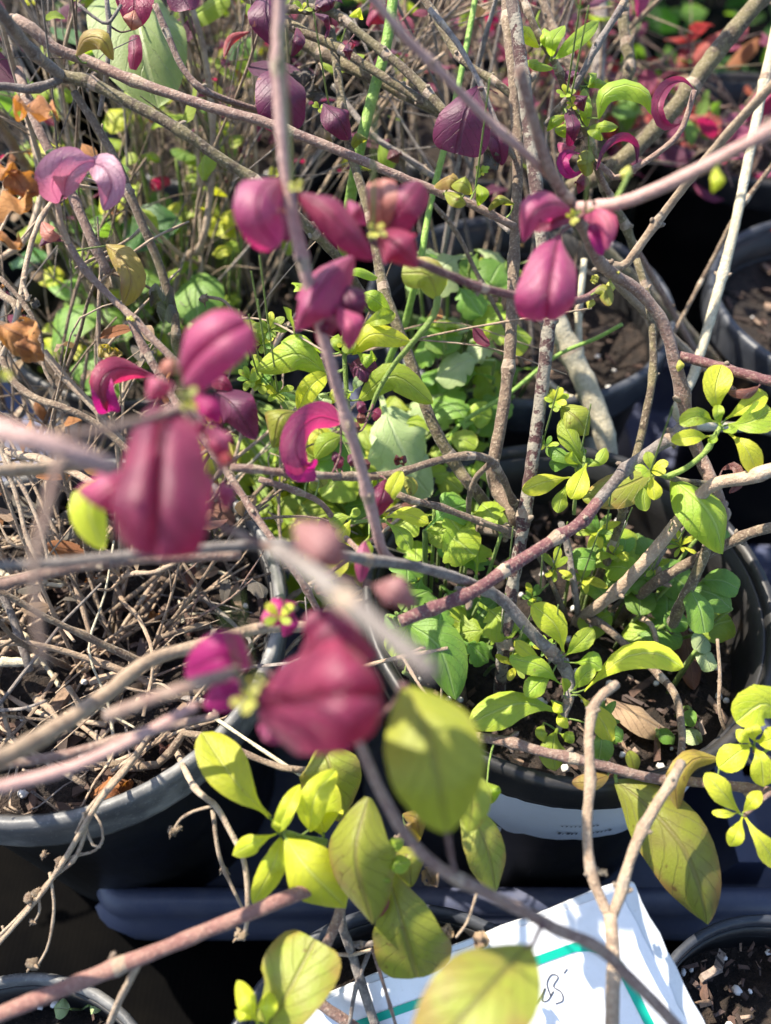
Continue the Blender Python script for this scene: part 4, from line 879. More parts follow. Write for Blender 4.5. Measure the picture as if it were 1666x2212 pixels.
S(F, 's_gry', 8, 9, [(1180, 270, .29), (1230, 210, .28), (1280, 120, .275), (1330, 30), (1370, -40, .27)], nodes=3); S(F, 's_oli', 14, 12, [(1350, 180, .34), (1362, 120), (1350, 60), (1350, 10, .34)], nodes=3)
S(F, 's_gry', 18, 16, [(1290, 180, .42), (1295, 90, .42), (1300, -30, .42)], nodes=1, buds=False)
for (m, sh, w_, p, d_, f) in (
    ('yel', 'el', 32, [(1166, 102), (1135, 68), (1100, 55)], .28, .3), ('yg', 'el', 32, [(1192, 122), (1195, 88), (1218, 56)], .278, -.2), ('yg', 'el', 32, [(1200, 126), (1240, 92), (1294, 46)], .278, -.3), ('yg', 'el', 22, [(1195, 148), (1160, 138), (1136, 130)], .28, .3),
    ('yg', 'el', 24, [(1190, 110), (1178, 80), (1176, 60)], .285, .2), ('yg', 'el', 30, [(1270, 275), (1268, 232), (1262, 192)], .285, .2), ('yg', 'el', 46, [(1292, 258), (1306, 205), (1352, 183), (1402, 205), (1410, 248)], .28, .4),
    ('yg', 'el', 24, [(1272, 276), (1304, 272), (1336, 275)], .28, .2), ('yg', 'el', 26, [(1270, 280), (1290, 284), (1304, 300)], .278, .2), ('yg', 'el', 22, [(1226, 248), (1198, 262), (1182, 284)], .28, .3), ('yg', 'el', 26, [(1222, 268), (1212, 282), (1226, 298)], .282, .2),
    ('yg', 'el', 20, [(1268, 186), (1290, 178), (1318, 184)], .284, .2), ('yg', 'el', 22, [(1270, 182), (1276, 168), (1290, 160)], .282, .2),
    ('pur', 'st', 28, [(1230, 240), (1240, 272), (1230, 315)], .278, .2), ('pur', 'el', 32, [(1225, 152), (1238, 165), (1240, 185)], .29, .2), ('pur', 'el', 30, [(1238, 205), (1258, 215), (1262, 240)], .278, .3), ('olv', 'st', 34, [(1270, 325), (1268, 350), (1275, 378)], .285, .2),
    ('plm', 'el', 30, [(1262, 375), (1255, 395), (1250, 418)], .29, .3), ('pnk', 'el', 34, [(1205, 310), (1225, 315), (1245, 318)], .31, .3)):
    n = len(p); L(F, m, sh, w_, [(q[0], q[1], d_ - (.006 if 0 < i < n - 1 else 0)) for i, q in enumerate(p)], fold=f, cup=.2)
L(F, 'plm', 'la', 28, [(1500, 192, .275), (1470, 176, .272), (1438, 192, .268), (1420, 232, .265), (1436, 266, .267), (1472, 268, .272)], fold=-.5, cup=-.3, roll=.6, nl=20)
L(F, 'pur', 'la', 26, [(1376, 352, .285), (1372, 316, .282), (1345, 303, .278), (1310, 325, .276), (1288, 368, .278)], fold=.4, cup=.3, roll=-.5, nl=18)
L(F, 'mag', 'la', 26, [(1258, 332, .285), (1230, 330, .28), (1215, 352, .278), (1232, 378, .28), (1258, 370, .285)], fold=-.4, roll=.5, nl=18)
rosette(F, 1222, 206, .276, 6, 24, ['yel', 'yg']); rosette(F, 1236, 228, .276, 5, 18, ['yel'])

# ---- C: dark olive branches at the upper left -------------------------------------------------------
S(C_, 's_pur', 12, 10, [root('backl', -.04, .03), (20, 300, .36), (-80, 120, .30), (20, 40, .27), (110, 100, .272), (190, 130, .275), (300, 178), (460, 236, .27), (560, 266), (760, 340, .268), (900, 394), (1000, 430, .27), (1112, 490, .275)], nodes=8)
S(C_, 's_gry', 17, 14, [(-120, -120, .21), (0, 20, .225), (70, 100, .245), (135, 165, .262)], nodes=2)
S(C_, 's_oli', 15, 10, [(135, 165, .262), (180, 178), (250, 212), (330, 252), (400, 292, .262), (480, 348), (550, 392), (640, 470, .27), (730, 560, .285), (800, 660, .30), (850, 700, .31), (900, 800, .33)], nodes=6)
S(C_, 's_gry', 9, 10, [(-80, 200, .25), (0, 186, .255), (60, 192), (110, 180), (136, 166, .262)], nodes=2)
S(C_, 's_brn', 10, 10, [root('backl', .02, -.02), (380, 760, .30), (372, 690, .285), (340, 575), (300, 475, .275), (240, 330), (160, 198, .265)], nodes=4)
S(C_, 's_pur', 12, 12, [(235, 590, .275), (195, 510, .27), (150, 420), (105, 330), (70, 250, .27), (40, 150, .275)], nodes=4)
S(C_, 's_dry', 9, 8, [root('backl', .0, -.04), (390, 580, .40), (430, 530, .36), (448, 440), (456, 300, .34), (440, 120), (410, 0, .33)], nodes=3)
S(C_, 's_pur', 8, 8, [(335, 10, .27), (365, 80), (400, 150), (450, 195, .275), (560, 235, .285), (640, 260, .30)], nodes=3)
S(C_, 's_gry', 6, 6, [(230, -10, .27), (236, 60), (232, 140, .275), (225, 190), (215, 250, .285)], nodes=2); S(C_, 's_gry', 4, 4, [(170, 10, .27), (205, 38), (234, 50, .27), (262, 10, .27)], nodes=0, buds=False)
L(C_, 'mus', 'el', 40, [(163, 120, .268), (184, 84, .263), (222, 86, .26), (246, 130, .264)], fold=.4, cup=.2, roll=-.3, nl=16)
L(C_, 'mid', 'el', 200, [(270, -60, .325), (300, 80, .312), (342, 234, .315)], fold=.1, cup=.1, nl=16, nw=8); L(C_, 'plm', 'st', 30, [(288, 75, .30), (290, 110, .298), (286, 150, .30)], fold=.3)
L(C_, 'plm', 'ov', 80, [(290, -30, .28), (292, 10, .275), (286, 62, .277)], fold=-.2); L(C_, 'sal', 'el', 40, [(284, 66, .277), (286, 45, .274), (290, 22, .275)], fold=.2)
L(C_, 'pur', 'ov', 70, [(400, -35, .285), (398, -8), (412, 22)], fold=.2); L(C_, 'red', 'la', 18, [(540, 68, .30), (500, 85, .30), (484, 125, .30)], fold=.3)
L(C_, 'lil', 'cp', 58, [(128, 440, .245), (112, 400, .238), (135, 358, .234), (190, 348, .236)], fold=.35, cup=.35, nl=16, nw=8)
L(C_, 'lil', 'la', 54, [(140, 430, .246), (145, 385, .236), (180, 352, .233), (215, 350, .236)], fold=-.3, nl=16)
L(C_, 'lil', 'ov', 64, [(188, 352, .238), (225, 362, .232), (242, 400, .232), (222, 454, .237)], fold=-.25, nl=16, nw=8)
S(C_, 's_tan', 8, 8, [(125, 440, .245), (134, 490, .247), (150, 530, .25)], nodes=0)
S(C_, 's_pur', 9, 10, [(148, 525, .25), (185, 585), (235, 640, .252), (285, 690), (345, 750), (400, 800, .245), (450, 830, .235)], nodes=3)
S(C_, 's_pur', 11, 8, [(282, 690, .254), (310, 740), (345, 800, .255), (390, 880), (470, 990, .255), (540, 1090), (620, 1215, .25), (690, 1325, .255)], nodes=5)
crumple(C_, 'bud', 282, 688, .248, 12, 'bud', 2)
L(C_, 'mus', 'el', 58, [(228, 530, .26), (262, 555, .256), (284, 605, .254), (266, 662, .258)], fold=.15, roll=.2, nl=14); L(C_, 'sal', 'el', 34, [(130, 510, .25), (108, 505, .248), (90, 480, .25)], fold=.2); L(C_, 'pur', 'la', 22, [(135, 520, .25), (105, 512), (85, 532)], fold=.4)
for (x, y, r, s_) in ((75, 235, 60, 11), (20, 440, 62, 12), (48, 400, 44, 13), (45, 725, 56, 14), (10, 520, 46, 15), (62, 755, 40, 21), (15, 370, 40, 22)): crumple(C_, 'dry', x, y, .235, r, seed=s_)
crumple(C_, 'gry', 350, 640, .265, 34, seed=16, squash=1); crumple(C_, 'gry', 362, 672, .265, 28, seed=17, squash=1); crumple(C_, 'mus', 228, 758, .27, 22, seed=18); crumple(C_, 'mus', 250, 765, .27, 18, seed=19)
S(C_, 's_tan', 4, 4, [(510, 720, .30), (500, 670, .29), (480, 648), (450, 642, .285)], nodes=0, buds=False); seedhead(C_, 440, 645, .285, 12, 3)

# ---- B: wine branches and plum leaves reaching over from the left --------------------------------------
rB = root('left', -.05, .02)
S(B, 's_pnk', 22, 26, [rB, (-420, 1250, .2), (-250, 1000, .15), (-60, 930, .125), (60, 950, .122), (170, 985, .125), (240, 1010, .13)], nodes=1)
S(B, 's_pur', 14, 9, [(60, 950, .122), (200, 935, .128), (320, 905, .14), (400, 880, .15)], nodes=1)
S(B, 's_pur', 13, 10, [(130, 985, .12), (105, 1090), (78, 1200, .115), (80, 1320), (95, 1440, .115)], nodes=1)
S(B, 's_tan', 16, 15, [('w', -.16, .15, .13), (-220, 1500, .2), (-100, 1015, .19), (0, 1018, .19), (110, 1010, .20), (200, 998, .21)], nodes=1)
S(B, 's_pur', 15, 12, [rB, (-300, 1500, .2), (-120, 1290, .2), (0, 1262, .205), (130, 1230), (240, 1210, .21), (400, 1203, .215), (520, 1200, .22)], nodes=3)
S(B, 's_tan', 23, 13, [rB, (-350, 1900, .22), (-150, 1720, .16), (0, 1640, .165), (110, 1580), (230, 1500, .19), (330, 1420, .205), (440, 1385), (560, 1352, .225), (690, 1352, .235)], nodes=4)
S(B, 's_pur', 14, 10, [rB, (-350, 1950, .22), (-160, 1700, .20), (0, 1660, .205), (130, 1640), (260, 1605, .21), (380, 1570), (472, 1545, .215)], nodes=3)
S(B, 's_pnk', 16, 13, [rB, (-350, 2050, .2), (-150, 1760, .155), (0, 1702, .158), (150, 1660), (300, 1590, .165), (425, 1525, .17)], nodes=1)
S(B, 's_pur', 17, 17, [(235, 1545, .165), (330, 1510, .155), (420, 1478, .15), (512, 1452, .147)], nodes=0)
S(B, 's_rbr', 17, 16, [('w', -.2, .06, .1), (-220, 2280, .2), (0, 2195, .2), (150, 2135), (300, 2074, .205), (450, 2012), (612, 1945, .215), (690, 1915, .226), (742, 1920, .234)], nodes=2)
S(B, 's_tan', 10, 9, [soilpt(200, 2290, .088), (250, 2180, .23), (285, 2110, .21), (300, 2080, .206)], nodes=0)
S(B, 's_gry', 22, 28, [(600, 1190, .145), (660, 1225, .125), (740, 1290, .108), (840, 1375, .102), (938, 1460, .098)], nodes=1)
S(B, 's_pur', 9, 10, [(320, 1130, .15), (450, 1130, .15), (540, 1165, .15), (610, 1195, .147)], nodes=1)
# big plum leaf and its neighbours
L(B, 'plm', 'tu', 198, [(352, 880, .15), (346, 965, .142), (340, 1090, .136), (332, 1200, .138)], fold=.1, cup=.1, roll=.12, nl=24, nw=16, puff=.26)
L(B, 'pnk', 'cp', 128, [(392, 825, .165), (425, 775, .155), (480, 728, .151), (535, 700, .155)], fold=.1, cup=.1, roll=-.1, nl=20, nw=14, puff=.24)
L(B, 'pnk', 'el', 90, [(300, 1010, .15), (250, 1040, .142), (200, 1075, .142), (168, 1062, .148)], fold=.4, cup=.3)
L(B, 'pnk', 'el', 58, [(375, 830, .16), (345, 832, .155), (318, 865, .157)], fold=.4, cup=.4); L(B, 'mag', 'el', 50, [(420, 850, .16), (455, 880, .157), (478, 918, .16)], fold=.3)
L(B, 'pnk', 'el', 40, [(425, 905, .155), (432, 915, .153), (438, 938, .155)], fold=.4, cup=.4); L(B, 'pnk', 'el', 60, [(448, 920, .155), (470, 950, .15), (488, 1000, .153)], fold=.4, cup=.4); L(B, 'red', 'el', 40, [(470, 980, .153), (490, 988, .15), (508, 992, .152)], fold=.3)
L(B, 'pnk', 'el', 44, [(475, 1035, .155), (488, 1065, .152), (490, 1100, .155)], fold=.4); L(B, 'pnk', 'el', 30, [(455, 1025, .155), (450, 1055, .153), (455, 1085, .155)], fold=.4)
L(B, 'sal', 'el', 34, [(342, 798, .17), (365, 792, .168), (392, 800, .17)], fold=.3)
L(B, 'yel', 'el', 74, [(236, 1030, .185), (192, 1095, .18), (222, 1186, .182)], fold=.2); L(B, 'dry', 'el', 40, [(200, 1000, .15), (220, 1010, .148), (240, 1030, .15)], fold=.2)
rosette(B, 405, 868, .15, 4, 34, ['yel', 'olv']); rosette(B, 12, 815, .15, 4, 24, ['yel'])
S(B, 's_pnk', 9, 9, [(340, 900, .145), (390, 880, .152), (440, 920, .155), (480, 1020, .157)], nodes=1)
L(B, 'plm', 'la', 56, [(334, 812, .245), (285, 797, .236), (240, 800, .23), (216, 835, .228), (232, 890, .233)], fold=.25, cup=.3, nl=20, nw=8); L(B, 'mag', 'cp', 50, [(222, 812, .231), (226, 850, .23), (240, 888, .235)], fold=-.2, cup=-.2)
L(B, 'pur', 'ov', 82, [(466, 845, .24), (508, 882, .232), (552, 948, .236)], fold=.35, cup=.25, nl=16, nw=8); L(B, 'plm', 'el', 30, [(450, 830, .24), (480, 825, .236), (502, 845, .238)], fold=.4)
# lower cluster: big plum leaf, magenta leaf, buds
L(B, 'plm', 'cp', 225, [(562, 1530, .15), (650, 1515, .137), (740, 1500, .130), (820, 1500, .135)], fold=.12, cup=.15, roll=.1, nl=24, nw=16, puff=.24)
L(B, 'plm', 'ov', 120, [(640, 1440, .15), (690, 1380, .145), (760, 1360, .145), (812, 1420, .15)], fold=.3, cup=.35, nl=16, nw=8); L(B, 'plm', 'el', 64, [(712, 1400, .15), (690, 1350, .147), (700, 1315, .148)], fold=.3)
L(B, 'mag', 'ov', 112, [(548, 1430, .165), (480, 1420, .158), (402, 1455, .162)], fold=-.15, cup=.3, nl=16, nw=8); L(B, 'mag', 'el', 70, [(540, 1480, .167), (490, 1500, .163), (440, 1530, .165)], fold=.3); L(B, 'pnk', 'el', 44, [(560, 1560, .15), (590, 1580, .147), (620, 1598, .15)], fold=.3)
rosette(B, 535, 1515, .145, 5, 40, ['yel', 'bud']); rosette(B, 560, 1475, .15, 4, 30, ['yel', 'bud'])
L(B, 'mag', 'ov', 66, [(640, 1300, .205), (610, 1315, .20), (565, 1345, .20)], fold=.3, cup=.3); L(B, 'mag', 'el', 46, [(632, 1320, .205), (620, 1345, .20), (615, 1375, .202)], fold=.3); rosette(B, 604, 1335, .195, 4, 40, ['yel', 'yg'])
L(B, 'dsl', 'cp', 84, [(640, 1125, .128), (675, 1140, .122), (720, 1180, .12), (745, 1225, .124)], fold=.4, cup=.4); L(B, 'dsl', 'el', 66, [(805, 1265, .15), (850, 1275, .145), (902, 1308, .148)], fold=.3)
L(B, 'pnk', 'el', 36, [(790, 1168, .22), (786, 1205, .217), (780, 1258, .22)], fold=.4)
S(B, 's_pur', 10, 10, [(512, 1452, .147), (540, 1500, .148), (575, 1530, .15), (640, 1440, .152)], nodes=0)
S(B, 's_pur', 9, 10, [(560, 1352, .225), (600, 1340, .208), (640, 1310, .205)], nodes=0)

# ---- E: forked stem and golden leaves by the card ------------------------------------------------------
rE = root('f_mid', .03, .0)
S(E, 's_tan', 22, 17, [rE, (1360, 2600, .24), (1330, 2330, .212), (1322, 2200, .21), (1325, 2080, .212), (1318, 1975, .217)], nodes=2)
S(E, 's_tan', 14, 12, [(1318, 1980, .217), (1300, 1940), (1277, 1860, .222), (1268, 1780), (1270, 1690, .226), (1276, 1590), (1296, 1515, .23), (1332, 1478, .235)], nodes=3)
S(E, 's_tan', 14, 12, [(1322, 1980, .217), (1342, 1930), (1370, 1840, .222), (1408, 1755), (1440, 1690, .228), (1472, 1648, .235)], nodes=3)
crumple(E, 'gry', 1302, 1885, .22, 13, 'bud', 9)
S(E, 's_pur', 14, 14, [rE, (1500, 2350, .20), (1340, 2085, .185), (1200, 2000, .18), (1060, 1925, .178), (950, 1868), (880, 1800, .175), (820, 1700), (770, 1590, .172)], nodes=3)
S(E, 's_pur', 15, 13, [rE, (640, 2120, .25), (690, 2060, .238), (730, 1975, .235), (750, 1900, .235), (770, 1820, .235)], nodes=2)
S(E, 's_gry', 13, 11, [root('f_mid', .0, .0), (760, 2060, .25), (740, 2000, .245), (735, 1920, .245)], nodes=1); S(E, 's_gry', 8, 7, [(745, 2040, .25), (790, 2040), (825, 2035, .25)], nodes=1); S(E, 's_gry', 6, 5, [(800, 2050, .25), (770, 2130), (755, 2212, .25)], nodes=1); S(E, 's_pur', 5, 4, [(805, 2050, .245), (830, 2130), (860, 2230, .24)], nodes=1); S(E, 's_dry', 5, 4, [(700, 2060, .25), (760, 2062), (805, 2050, .248)], nodes=1)
S(E, 's_grn', 10, 9, [(705, 1820, .24), (660, 1812), (615, 1800, .232)], nodes=0, buds=False)
S(E, 's_brn', 9, 9, [(820, 1880, .24), (880, 1790, .245), (930, 1750, .25)], nodes=1)
for (m, sh, w_, p, d_, f) in (
    ('yel', 'ob', 92, [(582, 1765), (510, 1690), (436, 1582)], .228, -.2), ('yel', 'el', 38, [(598, 1795), (622, 1745), (648, 1694)], .226, -.3), ('yel', 'ob', 42, [(600, 1800), (552, 1820), (502, 1846)], .226, .3),
    ('yel', 'el', 54, [(608, 1808), (590, 1870), (546, 1952)], .228, .2), ('yel', 'el', 112, [(618, 1812), (668, 1880), (748, 1962)], .225, .3), ('yel', 'el', 60, [(668, 1795), (682, 1720), (726, 1664)], .23, -.25),
    ('yel', 'el', 100, [(700, 1800), (690, 1750), (720, 1690)], .24, .2), ('olv', 'el', 130, [(690, 1600), (715, 1660), (735, 1770)], .245, .2), ('olv', 'el', 150, [(796, 1722), (768, 1850), (806, 1998)], .22, .6),
    ('olv', 'be', 168, [(838, 1876), (868, 1990), (902, 2112)], .23, .15), ('olv', 'el', 88, [(1000, 1735), (1048, 1815), (1072, 1928)], .24, .2), ('olv', 'el', 76, [(848, 1835), (880, 1865), (888, 1915)], .24, .2),
    ('yg', 'ob', 38, [(828, 1872), (855, 1868), (888, 1860)], .225, .2), ('yg', 'ob', 30, [(836, 1845), (850, 1828), (872, 1816)], .225, .2), ('yg', 'ob', 30, [(824, 1876), (830, 1900), (824, 1938)], .225, .2),
    ('plm', 'el', 30, [(815, 1925), (826, 1950), (820, 1995)], .228, .4), ('olv', 'be', 165, [(560, 2250), (620, 2150), (682, 2030)], .215, -.1), ('yel', 'ob', 40, [(560, 2210), (535, 2170), (512, 2120)], .21, .2),
    ('yel', 'ob', 42, [(575, 2215), (575, 2180), (580, 2140)], .21, .2), ('yel', 'ob', 30, [(555, 2205), (530, 2190), (508, 2185)], .212, .2), ('yg', 'el', 40, [(1052, 1690), (1062, 1710), (1060, 1735)], .25, .2), ('mus', 'el', 46, [(870, 1760), (900, 1770), (905, 1820)], .245, .3)):
    L(E, m, sh, w_, [(q[0], q[1], d_ - (.007 if i == 1 else 0)) for i, q in enumerate(p)], fold=f, cup=.15, nl=16, nw=8)
for k in range(3): L(E, 'yel', 'ob', 16, [(602, 1800, .226), (595 + 8*k, 1785, .223), (592 + 12*k, 1768, .224)], fold=.2)
S(E, 's_grn', 7, 5, [root('f_mid', -.02, .0), (640, 2330, .235), (600, 2262, .218), (566, 2212, .211)], nodes=0, buds=False)
# the blurred leaves hanging nearest the lens
L(E, 'fol', 'el', 205, [(880, 1482, .16), (920, 1580, .15), (948, 1690, .147), (966, 1800, .152)], fold=.14, cup=.12, nl=22, nw=10, wave=.015, roll=0.); L(E, 'olv', 'el', 70, [(1010, 1660, .21), (1025, 1720, .205), (1010, 1800, .207)], fold=.2)
L(E, 'old', 'ov', 205, [(1140, 2045, .165), (1030, 2165, .152), (880, 2330, .15)], fold=-.12, cup=.05, nl=18, nw=10)
S(E, 's_wine', 6, 5, [(966, 1796, .152), (975, 1850, .165), (985, 1885, .177)], nodes=0, buds=False); S(E, 's_wine', 6, 6, [(1148, 2048, .165), (1165, 2010, .175), (1180, 1990, .18)], nodes=0, buds=False); S(E, 's_wine', 6, 6, [(866, 1480, .16), (850, 1520, .165), (770, 1590, .172)], nodes=0, buds=False)
crumple(E, 'tan', 930, 1895, .24, 26, seed=31, squash=1); crumple(E, 'tan', 1040, 2030, .225, 22, seed=32); crumple(E, 'tan', 1035, 2035, .225, 16, seed=33); crumple(E, 'tan', 965, 2015, .23, 20, seed=34)
S(E, 's_dry', 4, 3, [(1030, 1930, .23), (1010, 1990), (985, 2025, .23)], nodes=0, buds=False)
L(B, 'grn', 'ov', 100, [(880, 1345, .262), (950, 1400, .257), (985, 1512, .26)], fold=.25, nl=14, nw=8)

# ---- G: golden sprigs at the right edge ---------------------------------------------------------------
S(G, 's_pur', 13, 9, [root('right', -.03, 0), (1900, 1700, .26), (1720, 1668, .25), (1630, 1620, .248)], nodes=2); S(G, 's_pur', 8, 6, [(1800, 1690, .252), (1690, 1700, .245), (1606, 1762, .242)], nodes=1)
for (w_, p) in ((90, [(1700, 1560), (1650, 1520), (1590, 1560)]), (56, [(1624, 1608), (1592, 1628), (1552, 1660)]), (50, [(1632, 1600), (1660, 1600), (1690, 1580)]), (50, [(1630, 1612), (1645, 1640), (1650, 1700)]), (28, [(1622, 1606), (1605, 1590), (1590, 1578)]), (34, [(1630, 1602), (1626, 1580), (1618, 1560)])):
    L(G, 'yel', 'ob', w_, [(p[0][0], p[0][1], .246), (p[1][0], p[1][1], .241), (p[2][0], p[2][1], .243)], fold=-.15)
for (w_, p) in ((50, [(1598, 1758), (1560, 1710), (1523, 1670)]), (30, [(1604, 1756), (1625, 1732), (1642, 1708)]), (20, [(1594, 1756), (1565, 1758), (1538, 1755)]), (34, [(1604, 1764), (1592, 1800), (1578, 1828)]), (46, [(1608, 1764), (1640, 1810), (1682, 1872)])):
    L(G, 'yel', 'ob', w_, [(p[0][0], p[0][1], .242), (p[1][0], p[1][1], .237), (p[2][0], p[2][1], .239)], fold=-.2)

# ---- weeds: lobed green leaves between the pots ----------------------------------------------------------
def weed(key, label, spots, mats, seed, wpx=(60, 90), dd=(.31, .35), shape='lo', dx=0, dy=0, group=None):
    rg = random.Random(seed); t = plant('weed', label, 'weed', key, dx, dy, group)
    for (x, y) in spots:
        d_ = rg.uniform(*dd); a = rg.uniform(0, 6.28); l = rg.uniform(*wpx); c = at(x, y, d_)
        e = V((math.cos(a), math.sin(a), rg.uniform(-.3, .2))).normalized() * (l * d_ / FPX)
        b = c - e*.5; P = [b, c + V((0, 0, .12*e.length)), c + e*.5 - V((0, 0, .1*e.length))]
        vs, fs, uv = leaf_geo(P, e.length * rg.uniform(.7, .95), shape, rg.uniform(-.1, .25), .1, rg.uniform(-.3, .3), 16 if shape == 'lo' else 8, 6, .05, seed + int(x), V((0, -.3, 1)).normalized())
        link('leaf', mesh('leaf', [v - t.location for v in vs], fs, uv), M[rg.choice(mats)], t)
        pc = POTS[key]; hx, hy = b.x*.75 + t.location.x*.25 - pc[0], b.y*.75 + t.location.y*.25 - pc[1]; hr = max(1, math.hypot(hx, hy)/.058)
        q0 = V((pc[0] + hx/hr, pc[1] + hy/hr, pc[2] - .004)); mid = (q0 + b)/2 + V((0, 0, .006))
        CC, _ = catmull([q0, mid, b], 8); vs, fs, uv = [], [], []; tube_into(vs, fs, uv, CC, [.0007]*9, 6); link('stalk', mesh('stalk', [v - t.location for v in vs], fs, uv), M['s_grn'], t)
    return t
rg = random.Random(77)
def sp(n, x0, x1, y0, y1): return [(rg.uniform(x0, x1), rg.uniform(y0, y1)) for _ in range(n)]
weed('main', 'bright green weed with lobed leaves at the left edge of the white-labelled pot', sp(34, 860, 1075, 1100, 1420), ['grn', 'grn', 'yg', 'yg'], 41, (80, 130), (.282, .31), dx=-.045, dy=.01)
weed('back', 'light green weed with toothed leaves at the front of the pot behind', sp(36, 905, 1110, 550, 900), ['grn', 'pal', 'grn', 'yg'], 42, (80, 140), (.335, .38), dx=-.03, dy=-.03)
weed('back', 'creeping weed with tiny lime leaves between the reed stalks', sp(30, 840, 1060, 880, 1120), ['yg', 'grn', 'yg'], 49, (40, 80), (.33, .37), 'ob', dx=-.04, dy=-.05)
L_ = weed('backl', 'mass of yellow-green weeds beyond the twig-filled pot', sp(64, 430, 840, 930, 1260), ['yg', 'yg', 'grn', 'yel'], 43, (80, 150), (.33, .375), 'ob', dx=.04, dy=-.04)
L(L_, 'pal', 'lo', 150, [(820, 850, .33), (850, 930, .32), (900, 1030, .325)], fold=.1, nl=18); L(L_, 'pal', 'el', 110, [(850, 960, .33), (880, 1010, .325), (930, 1070, .33)], fold=.1); L(L_, 'pal', 'el', 120, [(840, 880, .335), (860, 940, .33), (890, 1010, .33)], fold=.1)
weed('backl', 'broad dark green weed under the dry stalks, leaves like paddles', [(330, 500), (200, 790), (260, 720), (160, 700), (430, 640), (480, 680), (240, 860), (300, 620), (400, 600), (150, 620), (270, 820), (60, 560), (190, 560), (480, 760), (380, 700), (110, 780), (330, 780)], ['dgr', 'grn', 'grn', 'yg'], 44, (70, 140), (.36, .42), 'el', dx=-.01, dy=-.03)
weed('backl', 'lime weed with small bright leaves among the dry stalks', sp(70, 60, 520, 200, 800), ['yg', 'yel', 'grn', 'yg'], 45, (40, 80), (.37, .43), 'el', dx=.0, dy=.02)
weed('main', 'round-leaved green weed near the right wall of the white-labelled pot', [(1540, 1290), (1510, 1320), (1560, 1260)], ['grn', 'grn'], 46, (70, 100), (.285, .295), 'cp', dx=.045, dy=.02)
for (x, y, d_) in ((1245, 1000, .287), (1290, 1150, .30), (1330, 1200, .302), (1180, 965, .288), (1150, 1290, .295), (1075, 1375, .292), (1140, 1385, .29), (1112, 1440, .288), (1180, 1400, .285), (1262, 1250, .303), (1200, 1230, .298), (1412, 1230, .302), (1470, 1180, .298), (1090, 1240, .296), (1295, 1560, .282)):
    rosette(A, x, y, d_, rg.choice([5, 6, 8, 9]), rg.uniform(30, 56), rg.choice([['yg', 'grn'], ['grn', 'yg', 'yel'], ['yg', 'yel']]), rg.choice(['ob', 'el']), rg.uniform(.28, .42))
weed('main', 'small scattered clover-like weed around the branching stem base', [(1345, 1230), (1300, 1210), (1380, 1300), (1420, 1240), (1290, 1275), (1440, 1310), (1400, 1190), (1350, 1170), (1260, 1210), (1330, 1260), (1450, 1250)] + sp(12, 1150, 1560, 1120, 1420), ['grn', 'yg', 'grn'], 47, (50, 95), (.30, .312), 'cp', dx=.015, dy=.01)
weed('main', 'tiny round grey-green seedling beside the fallen red leaf', [(1515, 1390), (1525, 1425), (1440, 1590), (1490, 1550), (1495, 1590)], ['pal', 'grn'], 48, (34, 60), (.29, .296), 'cp', dx=.035, dy=-.02)
# fallen leaves on the soil
def fallen(label, mat, w_, pts, z):
    P = [onz(x, y, zz) for (x, y), zz in zip(pts, z)]; t = thing('fallen_leaf', label, 'leaf', P[1] - V((0, 0, .002)))
    L(t, mat, 'el', w_, [('w', *p) for p in P], fold=.25, cup=.2, hint=V((0, 0, 1)), name='blade', nl=14)
fallen('red-brown fallen leaf lying on the soil near the pot wall', 'brn', 56, [(1470, 1335), (1488, 1410), (1500, 1490)], (.122, .126, .121))
fallen('dull beige fallen leaf lying on the soil under the golden shoot', 'tan', 66, [(1305, 1505), (1380, 1545), (1455, 1592)], (.122, .128, .121))
fallen('curled brown fallen leaf by the front rim of the twig-filled pot', 'dry', 60, [(195, 1720), (235, 1700), (290, 1690)], (.132, .138, .132))
fallen('dark bark-brown leaf against the front inside of the labelled pot', 'brn', 64, [(1300, 1712), (1335, 1690), (1362, 1655)], (.122, .126, .122))
# ---- dry twigs lying in the left pot ------------------------------------------------------------------------
rg = random.Random(55); cx, cy, cz = POTS['left']
tw = thing('dry_plant', 'heap of pale dry twigs and withered stalks filling the left pot', 'dead plant', (cx, cy, cz))
for k in range(150):
    a = rg.uniform(0, 6.28); r = .062 * math.sqrt(rg.random()); b = V((cx + r*math.cos(a), cy + r*math.sin(a), cz + rg.uniform(.002, .016)))
    short = k % 3 == 0; l = rg.uniform(.008, .022) if short else rg.uniform(.03, .085)
    dr = V((rg.uniform(-1, 1), rg.uniform(-1, 1), rg.uniform(-.05, .5 if k % 2 else .15))).normalized(); P = [b]
    for j in range(4): dr = (dr + rvec(rg, .1 if short else rg.choice([.12, .4, .7]))).normalized(); P.append(P[-1] + dr*l/4)
    for p in P:
        rr = math.hypot(p.x - cx, p.y - cy); p.z = max(p.z, cz + .003)
        if rr > .066 and p.z < .152: p.x = cx + (p.x - cx)*.066/rr; p.y = cy + (p.y - cy)*.066/rr
    CC = catmull(P, 12)[0] if k % 4 else [P[0].lerp(P[1], i/3) for i in range(3)] + [P[1].lerp(P[3], i/5) for i in range(5)] + [P[3].lerp(P[4], i/4) for i in range(5)]
    r0 = rg.choice([.0003, .0005, .0006, .0008, .0011, .0016, .0021 if short else .001]); vs, fs, uv = [], [], []
    tube_into(vs, fs, uv, CC, [r0*(1 - .04*i)*rg.uniform(.85, 1.15) for i in range(13)], 7, ovl=rg.choice([1, 1, .4]))
    link('twig', mesh('twig', [v - tw.location for v in vs], fs, uv), M[rg.choice(['s_dry', 's_dry', 's_tan', 's_gry', 's_brn', 's_pal'])], tw)
